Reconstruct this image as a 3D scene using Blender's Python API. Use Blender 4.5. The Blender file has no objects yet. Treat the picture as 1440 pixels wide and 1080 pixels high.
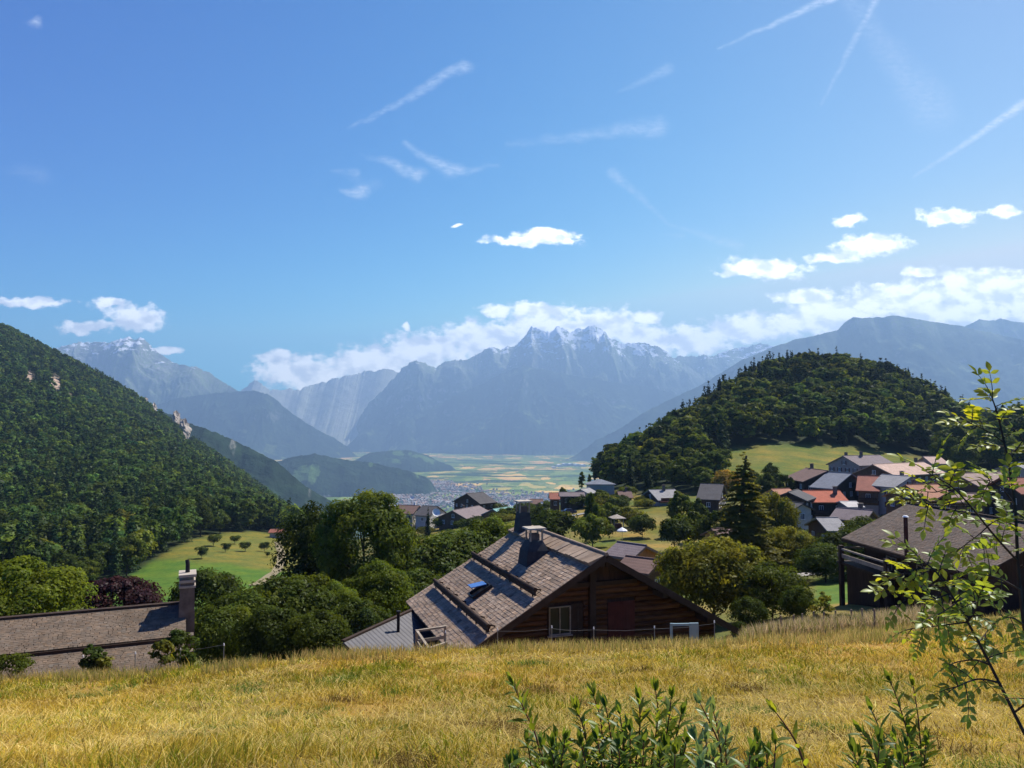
import bpy, math, random
import numpy as np
from mathutils import Vector, Matrix
SC = bpy.context.scene
COL = SC.collection
PI = math.pi
F = 1040.0                      # focal length in photograph pixels
TP = 0.0548                     # tangent of the upward tilt of the camera
rng = np.random.default_rng(7)
R = random.Random(11)

def ray(u, v):
    """direction of a sight line: (x/y, z/y)"""
    c = math.cos(math.atan(TP)); s = math.sin(math.atan(TP))
    a = (u-720)/F; b = (540-v)/F
    Y = c - s*b; Z = s + c*b
    return a/Y, Z/Y
def P(u, v, y):
    a, b = ray(u, v)
    return Vector((a*y, y, b*y))
def tanv(v): return ray(720, v)[1]

# ------------------------------------------------------------------ noise
def _hash(ix, iy, seed):
    h = (ix.astype(np.int64)*374761393 + iy.astype(np.int64)*668265263 + seed*974634777) & 0x7fffffff
    h = ((h ^ (h >> 13))*1274126177) & 0x7fffffff
    return ((h ^ (h >> 16)) & 0xffff)/65535.0
def vnoise(x, y, seed=0):
    x = np.asarray(x, float); y = np.asarray(y, float)
    ix = np.floor(x); iy = np.floor(y); fx = x-ix; fy = y-iy
    fx = fx*fx*fx*(fx*(fx*6-15)+10); fy = fy*fy*fy*(fy*(fy*6-15)+10)
    a = _hash(ix, iy, seed); b = _hash(ix+1, iy, seed); c = _hash(ix, iy+1, seed); d = _hash(ix+1, iy+1, seed)
    return (a*(1-fx)+b*fx)*(1-fy) + (c*(1-fx)+d*fx)*fy
def fbm(x, y, oct=4, seed=0, gain=.5):
    s = 0; a = 1; t = 0
    for i in range(oct):
        s = s + a*(vnoise(x*2**i+i*17.3, y*2**i-i*9.1, seed+i)*2-1); t += a; a *= gain
    return s/t
def ridged(x, y, oct=5, seed=0, gain=.55):
    s = 0; a = 1; t = 0; w = 1
    for i in range(oct):
        n = 1-np.abs(vnoise(x*2**i+i*13.7, y*2**i+i*5.3, seed+i)*2-1)
        n = n*n; s = s + a*n*w; w = np.clip(n*1.6, 0, 1); t += a; a *= gain
    return s/t

# ------------------------------------------------------------------ node helpers
class NT:
    def __init__(self, tree): self.t = tree; self.n = tree.nodes; self.l = tree.links
    def new(self, typ, **kw):
        n = self.n.new(typ)
        for k, v in kw.items(): setattr(n, k, v)
        return n
    def set(self, sock, v):
        if v is None: return
        if isinstance(v, bpy.types.NodeSocket): self.l.new(v, sock)
        else: sock.default_value = v
    def m(self, op, a=None, b=None, c=None, clamp=False):
        n = self.new('ShaderNodeMath', operation=op, use_clamp=clamp)
        self.set(n.inputs[0], a); self.set(n.inputs[1], b); self.set(n.inputs[2], c)
        return n.outputs[0]
    def v(self, op, a=None, b=None, scale=None):
        n = self.new('ShaderNodeVectorMath', operation=op)
        self.set(n.inputs[0], a); self.set(n.inputs[1], b)
        if scale is not None: self.set(n.inputs['Scale'], scale)
        return n.outputs['Value'] if op in ('DOT_PRODUCT', 'LENGTH', 'DISTANCE') else n.outputs[0]
    def mix(self, f, a, b, blend='MIX'):
        n = self.new('ShaderNodeMix', data_type='RGBA', blend_type=blend)
        self.set(n.inputs[0], f); self.set(n.inputs[6], a); self.set(n.inputs[7], b)
        return n.outputs[2]
    def noise(self, vec, scale, detail=4, rough=.55, col=False):
        n = self.new('ShaderNodeTexNoise'); self.set(n.inputs['Vector'], vec)
        n.inputs['Scale'].default_value = scale; n.inputs['Detail'].default_value = detail; n.inputs['Roughness'].default_value = rough
        return n.outputs['Color' if col else 0]
    def ramp(self, f, stops, interp='LINEAR'):
        n = self.new('ShaderNodeValToRGB'); cr = n.color_ramp; cr.interpolation = interp
        while len(cr.elements) < len(stops): cr.elements.new(.5)
        for e, (p, c) in zip(cr.elements, stops):
            e.position = p; e.color = c if len(c) == 4 else (*c, 1)
        self.set(n.inputs[0], f); return n.outputs[0]
    def maprange(self, f, a, b, c=0, d=1, smooth=False):
        n = self.new('ShaderNodeMapRange', interpolation_type='SMOOTHSTEP' if smooth else 'LINEAR')
        for i, x in enumerate((f, a, b, c, d)): self.set(n.inputs[i], x)
        return n.outputs[0]
def material(name):
    m = bpy.data.materials.new(name); m.use_nodes = True
    t = NT(m.node_tree); bs = m.node_tree.nodes['Principled BSDF']
    return m, t, bs
def rgb(c): return (c[0], c[1], c[2], 1)

def simple_mat(name, c, rough=.8, var=.25, scale=3.0, bump=0, metallic=0, tint=True, spec=.12, stretch=None):
    """a procedural paint / stone / timber: base colour with two scales of noise, optional tint attribute and bump"""
    m, t, bs = material(name)
    tc = t.new('ShaderNodeTexCoord'); vec = tc.outputs['Object']
    if stretch:
        mp = t.new('ShaderNodeMapping'); mp.inputs['Scale'].default_value = stretch
        t.l.new(vec, mp.inputs['Vector']); vec = mp.outputs[0]
    n1 = t.noise(vec, scale, 5); n2 = t.noise(vec, scale*.17, 3)
    f = t.m('ADD', t.m('MULTIPLY', n1, .6), t.m('MULTIPLY', n2, .4))
    lo = tuple(x*(1-var*1.6) for x in c); hi = tuple(min(1, x*(1+var*1.6)) for x in c)
    col = t.ramp(f, [(.25, lo), (.75, hi)])
    if tint:
        at = t.new('ShaderNodeAttribute', attribute_name='tint')
        col = t.mix(1.0, col, at.outputs['Color'], 'MULTIPLY')
    t.set(bs.inputs['Base Color'], col)
    bs.inputs['Roughness'].default_value = rough; bs.inputs['Metallic'].default_value = metallic
    bs.inputs['Specular IOR Level'].default_value = spec
    if bump:
        b = t.new('ShaderNodeBump'); b.inputs['Strength'].default_value = bump; b.inputs['Distance'].default_value = .03
        t.set(b.inputs['Height'], n1); t.l.new(b.outputs[0], bs.inputs['Normal'])
    return m

def leaf_mat(name, c, trans=.35, tc=None, gloss=.004, objvar=.25):
    m, t, bs = material(name)
    t.n.remove(bs); out = t.n['Material Output']
    at = t.new('ShaderNodeAttribute', attribute_name='tint')
    oi = t.new('ShaderNodeObjectInfo')
    k = t.maprange(oi.outputs['Random'], 0, 1, 1-objvar, 1+objvar)
    base = t.mix(1.0, rgb(c), at.outputs['Color'], 'MULTIPLY')
    base = t.v('SCALE', base, scale=k)
    tcol = tc or (min(1, c[0]*1.7), min(1, c[1]*1.6), c[2]*.8)
    tb = t.v('SCALE', t.mix(1.0, rgb(tcol), at.outputs['Color'], 'MULTIPLY'), scale=k)
    d = t.new('ShaderNodeBsdfDiffuse'); t.set(d.inputs[0], base)
    tr = t.new('ShaderNodeBsdfTranslucent'); t.set(tr.inputs[0], tb)
    mx = t.new('ShaderNodeMixShader'); mx.inputs[0].default_value = trans
    t.l.new(d.outputs[0], mx.inputs[1]); t.l.new(tr.outputs[0], mx.inputs[2])
    g = t.new('ShaderNodeBsdfGlossy'); g.inputs['Roughness'].default_value = .42; g.inputs['Color'].default_value = (.9, .95, .9, 1)
    m2 = t.new('ShaderNodeMixShader'); m2.inputs[0].default_value = gloss
    t.l.new(mx.outputs[0], m2.inputs[1]); t.l.new(g.outputs[0], m2.inputs[2])
    t.l.new(m2.outputs[0], out.inputs[0])
    return m

# ------------------------------------------------------------------ mesh helpers
def np_mesh(name, verts, faces_list, tint=None, mats=(), smooth=False, matidx=None):
    """faces_list: list of int arrays (n,k); tint: (nv,3)"""
    me = bpy.data.meshes.new(name)
    verts = np.ascontiguousarray(verts, dtype=np.float32)
    me.vertices.add(len(verts)); me.vertices.foreach_set('co', verts.ravel())
    fl = [np.asarray(f, dtype=np.int32) for f in faces_list if len(f)]
    loops = np.concatenate([f.ravel() for f in fl])
    tot = np.concatenate([np.full(len(f), f.shape[1], dtype=np.int32) for f in fl])
    start = np.concatenate([[0], np.cumsum(tot)[:-1]]).astype(np.int32)
    me.loops.add(len(loops)); me.loops.foreach_set('vertex_index', loops)
    me.polygons.add(len(tot)); me.polygons.foreach_set('loop_start', start)
    if matidx is not None: me.polygons.foreach_set('material_index', np.asarray(matidx, dtype=np.int32))
    me.update(calc_edges=True)
    if smooth: me.polygons.foreach_set('use_smooth', np.ones(len(tot), dtype=bool))
    at = me.attributes.new('tint', 'FLOAT_COLOR', 'POINT')
    c = np.ones((len(verts), 4), dtype=np.float32)
    if tint is not None: c[:, :3] = tint
    at.data.foreach_set('color', c.ravel())
    for m in mats: me.materials.append(m)
    return me

def link(name, me, parent=None):
    o = bpy.data.objects.new(name, me); COL.objects.link(o)
    if parent is not None: o.parent = parent
    return o
def tag(o, label=None, cat=None, group=None, kind=None):
    if label: o['label'] = label
    if cat: o['category'] = cat
    if group: o['group'] = group
    if kind: o['kind'] = kind
    return o
def empty(name, loc, rz=0, label=None, cat=None, group=None):
    o = bpy.data.objects.new(name, None); COL.objects.link(o)
    o.empty_display_size = .3
    o.location = loc; o.rotation_euler = (0, 0, rz)
    return tag(o, label, cat, group)

class MB:
    """collects shapes, then links them as one mesh object"""
    def __init__(self): self.v = []; self.f = []; self.c = []; self.mi = []; self.cur = (1, 1, 1); self.mat = 0; self.sm = []
    def add(self, vs, fs, smooth=False):
        n = len(self.v)
        self.v += [tuple(p) for p in vs]; self.c += [self.cur]*len(vs)
        for f in fs: self.f.append([i+n for i in f]); self.mi.append(self.mat); self.sm.append(smooth)
    def quad(self, a, b, c, d): self.add([a, b, c, d], [(0, 1, 2, 3)])
    def box(self, c, s, rot=None):
        x, y, z = s[0]/2, s[1]/2, s[2]/2
        vs = [Vector(p) for p in ((-x,-y,-z),(x,-y,-z),(x,y,-z),(-x,y,-z),(-x,-y,z),(x,-y,z),(x,y,z),(-x,y,z))]
        if rot is not None: vs = [rot @ p for p in vs]
        vs = [p+Vector(c) for p in vs]
        self.add(vs, [(0,3,2,1),(4,5,6,7),(0,1,5,4),(1,2,6,5),(2,3,7,6),(3,0,4,7)])
    def beam(self, a, b, w, h):
        """a rectangular bar from a to b"""
        a = Vector(a); b = Vector(b); d = (b-a); L = d.length; d.normalize()
        up = Vector((0,0,1)) if abs(d.z) < .9 else Vector((0,1,0))
        s = d.cross(up).normalized(); t = s.cross(d)
        vs = []
        for p in (a, b):
            for i, j in ((-1,-1),(1,-1),(1,1),(-1,1)): vs.append(p + s*(i*w/2) + t*(j*h/2))
        self.add(vs, [(0,1,2,3)[::-1],(4,5,6,7),(0,1,5,4),(1,2,6,5),(2,3,7,6),(3,0,4,7)])
    def taper(self, c0, s0, c1, s1):
        """frustum with rectangular ends"""
        vs = []
        for c, s in ((c0, s0), (c1, s1)):
            for i, j in ((-1,-1),(1,-1),(1,1),(-1,1)): vs.append((c[0]+i*s[0]/2, c[1]+j*s[1]/2, c[2]))
        self.add(vs, [(3,2,1,0),(4,5,6,7),(0,1,5,4),(1,2,6,5),(2,3,7,6),(3,0,4,7)])
    def tube(self, pts, rad, n=8, cap=True):
        pts = [Vector(p) for p in pts]
        if not hasattr(rad, '__len__'): rad = [rad]*len(pts)
        vs = []; fs = []; ref = None
        for i, p in enumerate(pts):
            d = (pts[min(i+1, len(pts)-1)] - pts[max(i-1, 0)]).normalized()
            if ref is None: ref = Vector((1,0,0)) if abs(d.x) < .8 else Vector((0,1,0))
            s = (ref - d*ref.dot(d)).normalized(); t = d.cross(s); ref = s
            for k in range(n):
                a = 2*PI*k/n; vs.append(p + (s*math.cos(a)+t*math.sin(a))*rad[i])
        for i in range(len(pts)-1):
            for k in range(n):
                fs.append((i*n+k, i*n+(k+1)%n, (i+1)*n+(k+1)%n, (i+1)*n+k))
        self.add(vs, fs, True)
        if cap:
            self.add(vs[:n], [tuple(range(n))[::-1]]); self.add(vs[-n:], [tuple(range(n))])
    def prism(self, poly, axis, a, b):
        """extrude a polygon (list of 2-tuples) along axis 'x','y','z' from a to b"""
        def mk(p, t):
            if axis == 'y': return (p[0], t, p[1])
            if axis == 'x': return (t, p[0], p[1])
            return (p[0], p[1], t)
        n = len(poly)
        vs = [mk(p, a) for p in poly] + [mk(p, b) for p in poly]
        self.add(vs, [tuple(range(n)), tuple(range(2*n-1, n-1, -1))] + [(i, (i+1) % n, n+(i+1) % n, n+i)[::-1] for i in range(n)])
    def ball(self, c, r, nu=10, nv=7):
        vs = []; fs = []
        rr = r if hasattr(r, '__len__') else (r, r, r)
        for j in range(nv+1):
            th = PI*j/nv
            for i in range(nu):
                ph = 2*PI*i/nu
                vs.append((c[0]+rr[0]*math.sin(th)*math.cos(ph), c[1]+rr[1]*math.sin(th)*math.sin(ph), c[2]+rr[2]*math.cos(th)))
        for j in range(nv):
            for i in range(nu): fs.append((j*nu+i, (j+1)*nu+i, (j+1)*nu+(i+1) % nu, j*nu+(i+1) % nu))
        self.add(vs, fs, True)
    def mesh(self, name, mats):
        me = bpy.data.meshes.new(name)
        me.from_pydata(self.v, [], self.f)
        at = me.attributes.new('tint', 'FLOAT_COLOR', 'POINT')
        at.data.foreach_set('color', np.array([(*c, 1) for c in self.c], dtype=np.float32).ravel())
        if not isinstance(mats, (list, tuple)): mats = [mats]
        for m in mats: me.materials.append(m)
        me.polygons.foreach_set('material_index', np.array(self.mi, dtype=np.int32))
        me.polygons.foreach_set('use_smooth', np.array(self.sm, dtype=bool))
        me.update()
        return me
    def build(self, name, mats, parent=None):
        return link(name, self.mesh(name, mats), parent)

# ------------------------------------------------------------------ camera, light
cam = bpy.data.objects.new('camera', bpy.data.cameras.new('camera')); COL.objects.link(cam)
cam.data.sensor_width = 36; cam.data.lens = F/1440*36
cam.rotation_euler = (PI/2+math.atan(TP), 0, 0)
cam.data.clip_start = .05; cam.data.clip_end = 60000
SC.camera = cam
SUN_AZ, SUN_EL = math.radians(44), math.radians(52)
sd = bpy.data.lights.new('sun', 'SUN'); sun = bpy.data.objects.new('sun', sd); COL.objects.link(sun)
sd.energy = 5.0; sd.angle = math.radians(.5); sd.color = (1, .95, .87)
sdir = Vector((math.sin(SUN_AZ)*math.cos(SUN_EL), math.cos(SUN_AZ)*math.cos(SUN_EL), math.sin(SUN_EL)))
sun.rotation_euler = sdir.to_track_quat('Z', 'Y').to_euler()
sun.location = (0, 0, 3000)
SC.view_settings.view_transform = 'Standard'; SC.view_settings.look = 'None'
SC.view_settings.exposure = 0.8; SC.view_settings.gamma = 1
SC.cycles.use_denoising = True
SC.cycles.max_bounces = 6; SC.cycles.diffuse_bounces = 3; SC.cycles.transmission_bounces = 4; SC.cycles.volume_bounces = 0
SC.cycles.use_adaptive_sampling = True; SC.cycles.adaptive_threshold = .02

# ------------------------------------------------------------------ the sky: Nishita with cirrus, contrails and cumulus
def make_world():
    w = bpy.data.worlds.new('World'); SC.world = w; w.use_nodes = True
    t = NT(w.node_tree); bg = t.n['Background']; out = t.n['World Output']
    sky = t.new('ShaderNodeTexSky', sky_type='NISHITA'); sky.sun_disc = False
    sky.sun_elevation = SUN_EL; sky.sun_rotation = SUN_AZ
    sky.altitude = 900; sky.air_density = 1.0; sky.dust_density = .25; sky.ozone_density = 4.5
    tc = t.new('ShaderNodeTexCoord')
    # deepen the blue away from the sun, as the camera's contrast curve does
    cg = t.m('MAXIMUM', t.v('DOT_PRODUCT', tc.outputs['Generated'], tuple(sdir)), -.2)
    se = t.new('ShaderNodeSeparateXYZ'); t.l.new(tc.outputs['Generated'], se.inputs[0]); elev = se.outputs[2]        # paler toward the horizon
    sr = t.new('ShaderNodeSeparateColor'); t.l.new(sky.outputs[0], sr.inputs[0]); cc = t.new('ShaderNodeCombineColor')
    for i, (a, b, d, mx) in enumerate(((-5.95, 3.9, 4.75, 3.0), (-1.60, 2.009, .70, 4.87), (.27, 1.031, -.21, 7.05))):
        pw = t.m('POWER', t.m('MINIMUM', sr.outputs[i], mx), b)
        t.set(cc.inputs[i], t.m('MULTIPLY', t.m('MULTIPLY', pw, t.m('EXPONENT', t.m('ADD', t.m('MULTIPLY', cg, d), a))), t.maprange(elev, .05, .30, (1.75, 1.27, 1.1)[i], 1.0, True)))
    skyc = cc.outputs[0]
    sp = t.new('ShaderNodeSeparateXYZ'); t.l.new(tc.outputs['Generated'], sp.inputs[0])
    yy = t.m('MAXIMUM', sp.outputs[1], .08)
    # a chart of the sky round the view to the south-west: (x/y, z/y), 10.4 units to the tangent
    cb = t.new('ShaderNodeCombineXYZ')
    U = t.m('MULTIPLY', t.m('DIVIDE', sp.outputs[0], yy), F/100); V = t.m('MULTIPLY', t.m('DIVIDE', sp.outputs[2], yy), F/100)
    t.set(cb.inputs[0], U); t.set(cb.inputs[1], V); p = cb.outputs[0]
    def q(u, v):
        a, b = ray(u, v); return (a*F/100, b*F/100, 0)
    w1 = t.v('SCALE', t.v('SUBTRACT', t.noise(p, 2.0, 2, .6, True), (.5, .5, .5)), scale=.34)
    pc = t.v('ADD', p, t.v('SCALE', w1, scale=.75))
    def streaks(segs, base):
        cmax = None
        for (a, b, wd, op) in segs:
            qa = Vector(q(*a)); ab = Vector(q(*b))-qa
            rel = t.v('SUBTRACT', t.v('ADD', p, t.v('SCALE', w1, scale=.75)) if wd > 8.5 else t.v('ADD', p, t.v('SCALE', w1, scale=.25)), tuple(qa))
            h = t.m('DIVIDE', t.v('DOT_PRODUCT', rel, tuple(ab)), ab.length_squared, clamp=True)
            d = t.v('LENGTH', t.v('SUBTRACT', rel, t.v('SCALE', tuple(ab), scale=h)))
            wv = t.m('MULTIPLY', wd/100, t.m('ADD', .35, t.m('MULTIPLY', h, .75)))
            fade = t.m('ADD', .35, t.m('MULTIPLY', h, .65*op))
            k = t.m('MULTIPLY', t.maprange(t.m('DIVIDE', d, wv), 0, 1.4, op, 0, True), t.m('ADD', .45, t.m('MULTIPLY', h, .55)))
            cmax = k if cmax is None else t.m('MAXIMUM', cmax, k)
        wisp = t.noise(t.v('MULTIPLY', p, (1, 2.6, 1)), 7.0, 5, .68)
        C = t.m('MULTIPLY', cmax, t.maprange(wisp, .32, .64, .12, 1.1))
        return t.mix(C, base, (8.6, 9.5, 11.0, 1))
    high = [((490,182),(655,92),10,.42),((510,215),(588,246),11,.5),((568,200),(632,241),11,.5),((702,232),(630,242),10,.5),((712,203),(925,176),13,.3),((868,130),(940,97),8,.25),
            ((940,315),(862,243),8,.3),((1010,68),(1180,-8),6.5,.6),((1155,146),(1236,-10),7,.38),((1180,-20),(1310,150),34,.2),((1285,248),(1450,140),7.5,.75),
            ((482,268),(510,268),12,.6),((34,30),(50,32),9,.45),((465,240),(500,243),6,.3),((0,236),(60,248),12,.12),((470,240),(530,262),9,.12)]
    low = [((940,315),(862,243),8,.3),((940,315),(1040,346),7,.28),((930,330),(960,332),5,.2)]
    cu = [(45,424,62,9),(152,427,32,10),(192,447,50,21),(122,459,48,11),(236,494,26,7),
          (395,505,40,12),(430,525,85,28),(520,510,80,30),(600,492,80,34),(680,478,85,34),(770,465,85,40),(850,460,75,32),(905,475,55,26),(697,434,30,9),(905,447,30,11),(570,460,9,4),
          (760,436,55,12),(980,478,60,22),(1060,462,85,22),(1140,452,80,20),(1190,436,90,22),(1280,420,100,30),(1380,405,100,36),(1460,425,80,50),(1350,440,120,22),
          (1075,377,72,19),(1050,384,45,9),(1225,346,60,19),(1170,362,46,10),(1195,309,23,11),(1335,306,50,16),(1413,300,24,12),(1295,382,30,8),(1135,420,58,13),(1235,400,10,4),
          (745,338,80,9),(770,330,58,7),(643,318,11,3)]
    best = None
    for (u, v, a, b) in cu:
        d = t.v('LENGTH', t.v('MULTIPLY', t.v('SUBTRACT', pc, q(u, v)), (100/a, 100/b, 0)))
        best = d if best is None else t.m('MINIMUM', best, d)
    fine = t.noise(t.v('MULTIPLY', p, (1, 1.5, 1)), 6.0, 6, .60)
    dens = t.m('ADD', t.m('SUBTRACT', 1.03, best), t.m('MULTIPLY', t.m('SUBTRACT', fine, .5), 1.5))
    A = t.maprange(dens, -.04, .48, 0, .96, True)
    lit = t.noise(t.v('MULTIPLY', p, (1, 1.6, 1)), 3.0, 4, .5); lit2 = t.noise(t.v('MULTIPLY', t.v('ADD', p, (.06, .13, 0)), (1, 1.6, 1)), 3.0, 4, .5)
    shade = t.m('MULTIPLY', t.maprange(t.m('SUBTRACT', lit, lit2), -.20, .08, .25, 1, True), t.maprange(dens, .0, .6, .7, 1))
    ccol = t.mix(shade, (9.6, 10.6, 12.4, 1), (22.5, 22.2, 21.4, 1))
    c_high = streaks(high, skyc); c_low = t.mix(A, streaks(low, skyc), ccol)
    STR = .065
    bg.inputs[1].default_value = STR; t.set(bg.inputs[0], skyc)
    b1 = t.new('ShaderNodeBackground'); b1.inputs[1].default_value = STR; t.set(b1.inputs[0], c_high)
    b2 = t.new('ShaderNodeBackground'); b2.inputs[1].default_value = STR; t.set(b2.inputs[0], c_low)
    vb = ray(720, 282)[1]*F/100
    inside = t.m('MULTIPLY', t.m('MULTIPLY', t.m('GREATER_THAN', sp.outputs[1], .1), t.m('GREATER_THAN', V, -.5)), t.m('MULTIPLY', t.m('LESS_THAN', V, 7.5), t.m('LESS_THAN', t.m('ABSOLUTE', U), 9.0)))
    mA = t.new('ShaderNodeMixShader'); t.set(mA.inputs[0], t.m('GREATER_THAN', V, vb)); t.l.new(b2.outputs[0], mA.inputs[1]); t.l.new(b1.outputs[0], mA.inputs[2])
    mB = t.new('ShaderNodeMixShader'); t.set(mB.inputs[0], inside); t.l.new(bg.outputs[0], mB.inputs[1]); t.l.new(mA.outputs[0], mB.inputs[2])
    t.l.new(mB.outputs[0], out.inputs[0])
make_world()
# ------------------------------------------------------------------ terrain table: sight-line slope (z/y) against column and log distance
COLS = {
 -600: [(6,1080),(15,1006),(26,986),(33,1033),(60,960),(110,900),(150,850),(200,805),(260,760),(330,710),(420,650),(500,600),(650,520),(900,420),(1300,330),(1600,350),(2200,450),(3000,560),(4000,640)],
 -250: [(6,1080),(15,1006),(26,969),(33,1013),(60,950),(110,890),(150,850),(200,812),(260,770),(330,725),(420,675),(500,630),(650,560),(900,470),(1300,385),(1600,400),(2200,500),(3000,580),(4000,640)],
 0: [(6,1080),(15,1004),(26,959),(33,1003),(45,965),(60,930),(80,905),(110,878),(150,853),(200,818),(260,783),(330,740),(420,692),(500,658),(650,605),(900,533),(1300,459),(1600,480),(2200,560),(3000,610),(4000,660)],
 65: [(6,1080),(15,1003),(26,956),(33,1001),(45,965),(60,930),(80,905),(110,876),(150,851),(200,816),(260,780),(330,738),(420,692),(500,660),(650,612),(900,550),(1300,494),(1600,510),(2200,580),(3000,620),(4000,660)],
 130: [(6,1080),(15,1002),(26,952),(33,999),(45,965),(60,930),(80,905),(110,875),(150,850),(200,814),(260,778),(330,738),(420,695),(500,664),(650,622),(900,576),(1300,527),(1600,545),(2200,600),(3000,630),(4000,670)],
 200: [(6,1080),(15,1000),(26,946),(33,995),(45,965),(60,930),(80,905),(110,873),(150,846),(200,808),(260,772),(330,738),(420,702),(500,676),(650,642),(900,604),(1300,567),(1600,585),(2200,630),(3000,650),(4000,680)],
 260: [(6,1080),(15,998),(26,941),(33,991),(45,960),(60,925),(80,902),(110,870),(150,840),(200,802),(260,766),(330,738),(420,712),(500,694),(650,668),(900,640),(1300,612),(1600,625),(2200,660),(3000,680),(4000,700)],
 330: [(6,1080),(15,994),(26,934),(33,985),(45,955),(60,920),(80,900),(110,868),(150,836),(200,800),(260,770),(330,745),(420,725),(500,714),(650,698),(900,680),(1300,662),(1600,672),(2200,690),(3000,700),(4000,720)],
 400: [(6,1080),(15,989),(26,927),(33,978),(45,950),(60,918),(80,898),(110,868),(150,836),(200,805),(260,777),(330,754),(420,742),(500,738),(650,732),(900,724),(1300,714),(1600,725),(2200,735),(3000,740),(4000,740)],
 460: [(6,1080),(15,986),(26,923),(33,973),(45,945),(60,915),(80,895),(110,868),(150,834),(200,800),(260,775),(330,760),(420,760),(500,775),(650,780),(900,780),(1300,765),(2000,755),(3000,745),(4000,740)],
 540: [(6,1080),(15,981),(26,916),(33,963),(45,940),(60,908),(80,880),(110,850),(150,812),(200,775),(240,754),(270,748),(300,752),(360,772),(500,830),(900,850),(1600,800),(3000,750),(4000,740)],
 610: [(6,1080),(15,978),(26,913),(33,961),(45,935),(60,900),(80,872),(110,840),(150,797),(190,762),(240,744),(270,742),(300,750),(360,775),(500,840),(900,860),(1600,800),(3000,750),(4000,740)],
 690: [(6,1080),(15,976),(26,911),(33,958),(45,930),(60,895),(80,862),(110,825),(150,780),(190,750),(240,732),(270,730),(300,738),(360,765),(500,830),(900,860),(1600,800),(3000,750),(4000,740)],
 760: [(6,1080),(15,974),(26,909),(33,953),(45,925),(60,892),(80,855),(110,812),(150,768),(190,738),(230,722),(260,718),(300,728),(360,755),(500,820),(900,850),(1600,800),(3000,750),(4000,740)],
 830: [(6,1080),(15,972),(26,911),(33,954),(45,922),(60,890),(80,852),(110,805),(150,760),(190,725),(225,706),(260,694),(300,690),(350,690),(420,710),(500,760),(900,830),(1600,790),(3000,750),(4000,740)],
 900: [(6,1080),(15,969),(26,907),(33,949),(45,918),(60,888),(80,850),(110,802),(150,755),(190,720),(225,702),(260,686),(300,668),(340,652),(390,642),(450,650),(600,700),(900,780),(1600,780),(3000,750),(4000,740)],
 960: [(6,1080),(15,966),(26,903),(33,934),(45,910),(60,882),(80,846),(110,800),(150,754),(190,716),(225,698),(260,678),(300,656),(340,632),(390,612),(450,606),(600,650),(900,740),(1600,770),(3000,750),(4000,740)],
 1020: [(6,1080),(15,964),(26,907),(33,921),(45,900),(60,872),(80,842),(110,800),(150,752),(190,712),(225,692),(260,668),(300,642),(330,624),(380,596),(430,572),(480,564),(560,590),(900,720),(1600,760),(3000,750),(4000,740)],
 1080: [(6,1080),(15,962),(26,904),(33,899),(45,885),(60,862),(80,838),(110,800),(150,750),(190,708),(225,682),(260,660),(300,638),(330,622),(380,586),(430,554),(480,534),(520,530),(580,555),(900,690),(1600,750),(3000,750),(4000,740)],
 1180: [(6,1080),(15,961),(26,899),(33,886),(45,876),(60,848),(80,826),(110,796),(150,748),(190,706),(225,680),(260,660),(300,642),(330,628),(380,590),(430,554),(480,528),(520,520),(580,540),(900,660),(1600,740),(3000,750),(4000,740)],
 1250: [(6,1080),(15,960),(26,894),(33,880),(45,878),(60,842),(80,818),(110,792),(150,745),(190,705),(225,682),(260,664),(300,650),(330,638),(380,606),(430,572),(480,546),(520,538),(580,555),(900,660),(1600,740),(3000,750),(4000,740)],
 1310: [(6,1080),(15,958),(26,890),(33,874),(45,872),(60,838),(80,812),(110,788),(150,742),(190,706),(225,686),(260,670),(300,658),(330,650),(380,622),(430,594),(480,572),(520,566),(580,580),(900,660),(1600,740),(3000,750),(4000,740)],
 1370: [(6,1080),(15,956),(26,884),(33,868),(45,862),(60,832),(80,808),(110,785),(150,740),(190,708),(225,690),(260,676),(300,664),(330,656),(380,640),(430,622),(480,612),(520,612),(580,625),(900,680),(1600,740),(3000,750),(4000,740)],
 1440: [(6,1080),(15,952),(26,876),(33,862),(45,855),(60,828),(80,805),(110,782),(150,738),(190,706),(225,688),(260,670),(300,652),(330,640),(380,622),(430,612),(520,612),(580,620),(900,680),(1600,740),(3000,750),(4000,740)],
 1700: [(6,1075),(15,941),(26,859),(33,841),(45,825),(60,805),(80,785),(110,765),(150,725),(190,695),(260,655),(330,620),(430,590),(520,590),(900,660),(1600,740),(3000,750),(4000,740)],
 2300: [(6,1060),(15,906),(26,814),(45,770),(80,740),(150,690),(260,630),(330,600),(430,570),(900,640),(1600,720),(3000,750),(4000,740)],
}
NS, NL = 380, 420
S0, S1 = (-600-720)/F, (2300-720)/F
L0, L1 = math.log(.7), math.log(19000)
def _table():
    us = sorted(COLS); sg = np.linspace(S0, S1, NS); lg = np.linspace(L0, L1, NL)
    prof = []
    for u in us:
        pts = [(.7, None), (2, None)] + COLS[u]
        ly = []; tv = []
        for y, v in pts:
            ly.append(math.log(y)); tv.append((-1.62/y if y < 1 else -1.9/y) if v is None else tanv(v))
        ly.append(math.log(4300)); tv.append(-548/4300)
        a = np.interp(lg, ly, tv)
        far = lg > math.log(4300); a[far] = -550/np.exp(lg[far])
        prof.append(a)
    prof = np.array(prof); uu = (np.array(us)-720)/F
    T = np.array([np.interp(sg, uu, prof[:, j]) for j in range(NL)])      # NL x NS
    def blur(T, ax, n):
        for _ in range(n):
            q = np.concatenate([np.take(T, [0], ax), T, np.take(T, [-1], ax)], ax)
            T = (np.take(q, range(0, T.shape[ax]), ax) + 2*T + np.take(q, range(2, T.shape[ax]+2), ax))/4
        return T
    far = np.exp(lg) > 4600
    B = blur(blur(T, 0, 5), 1, 10)
    B[far] = T[far]
    return B
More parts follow.
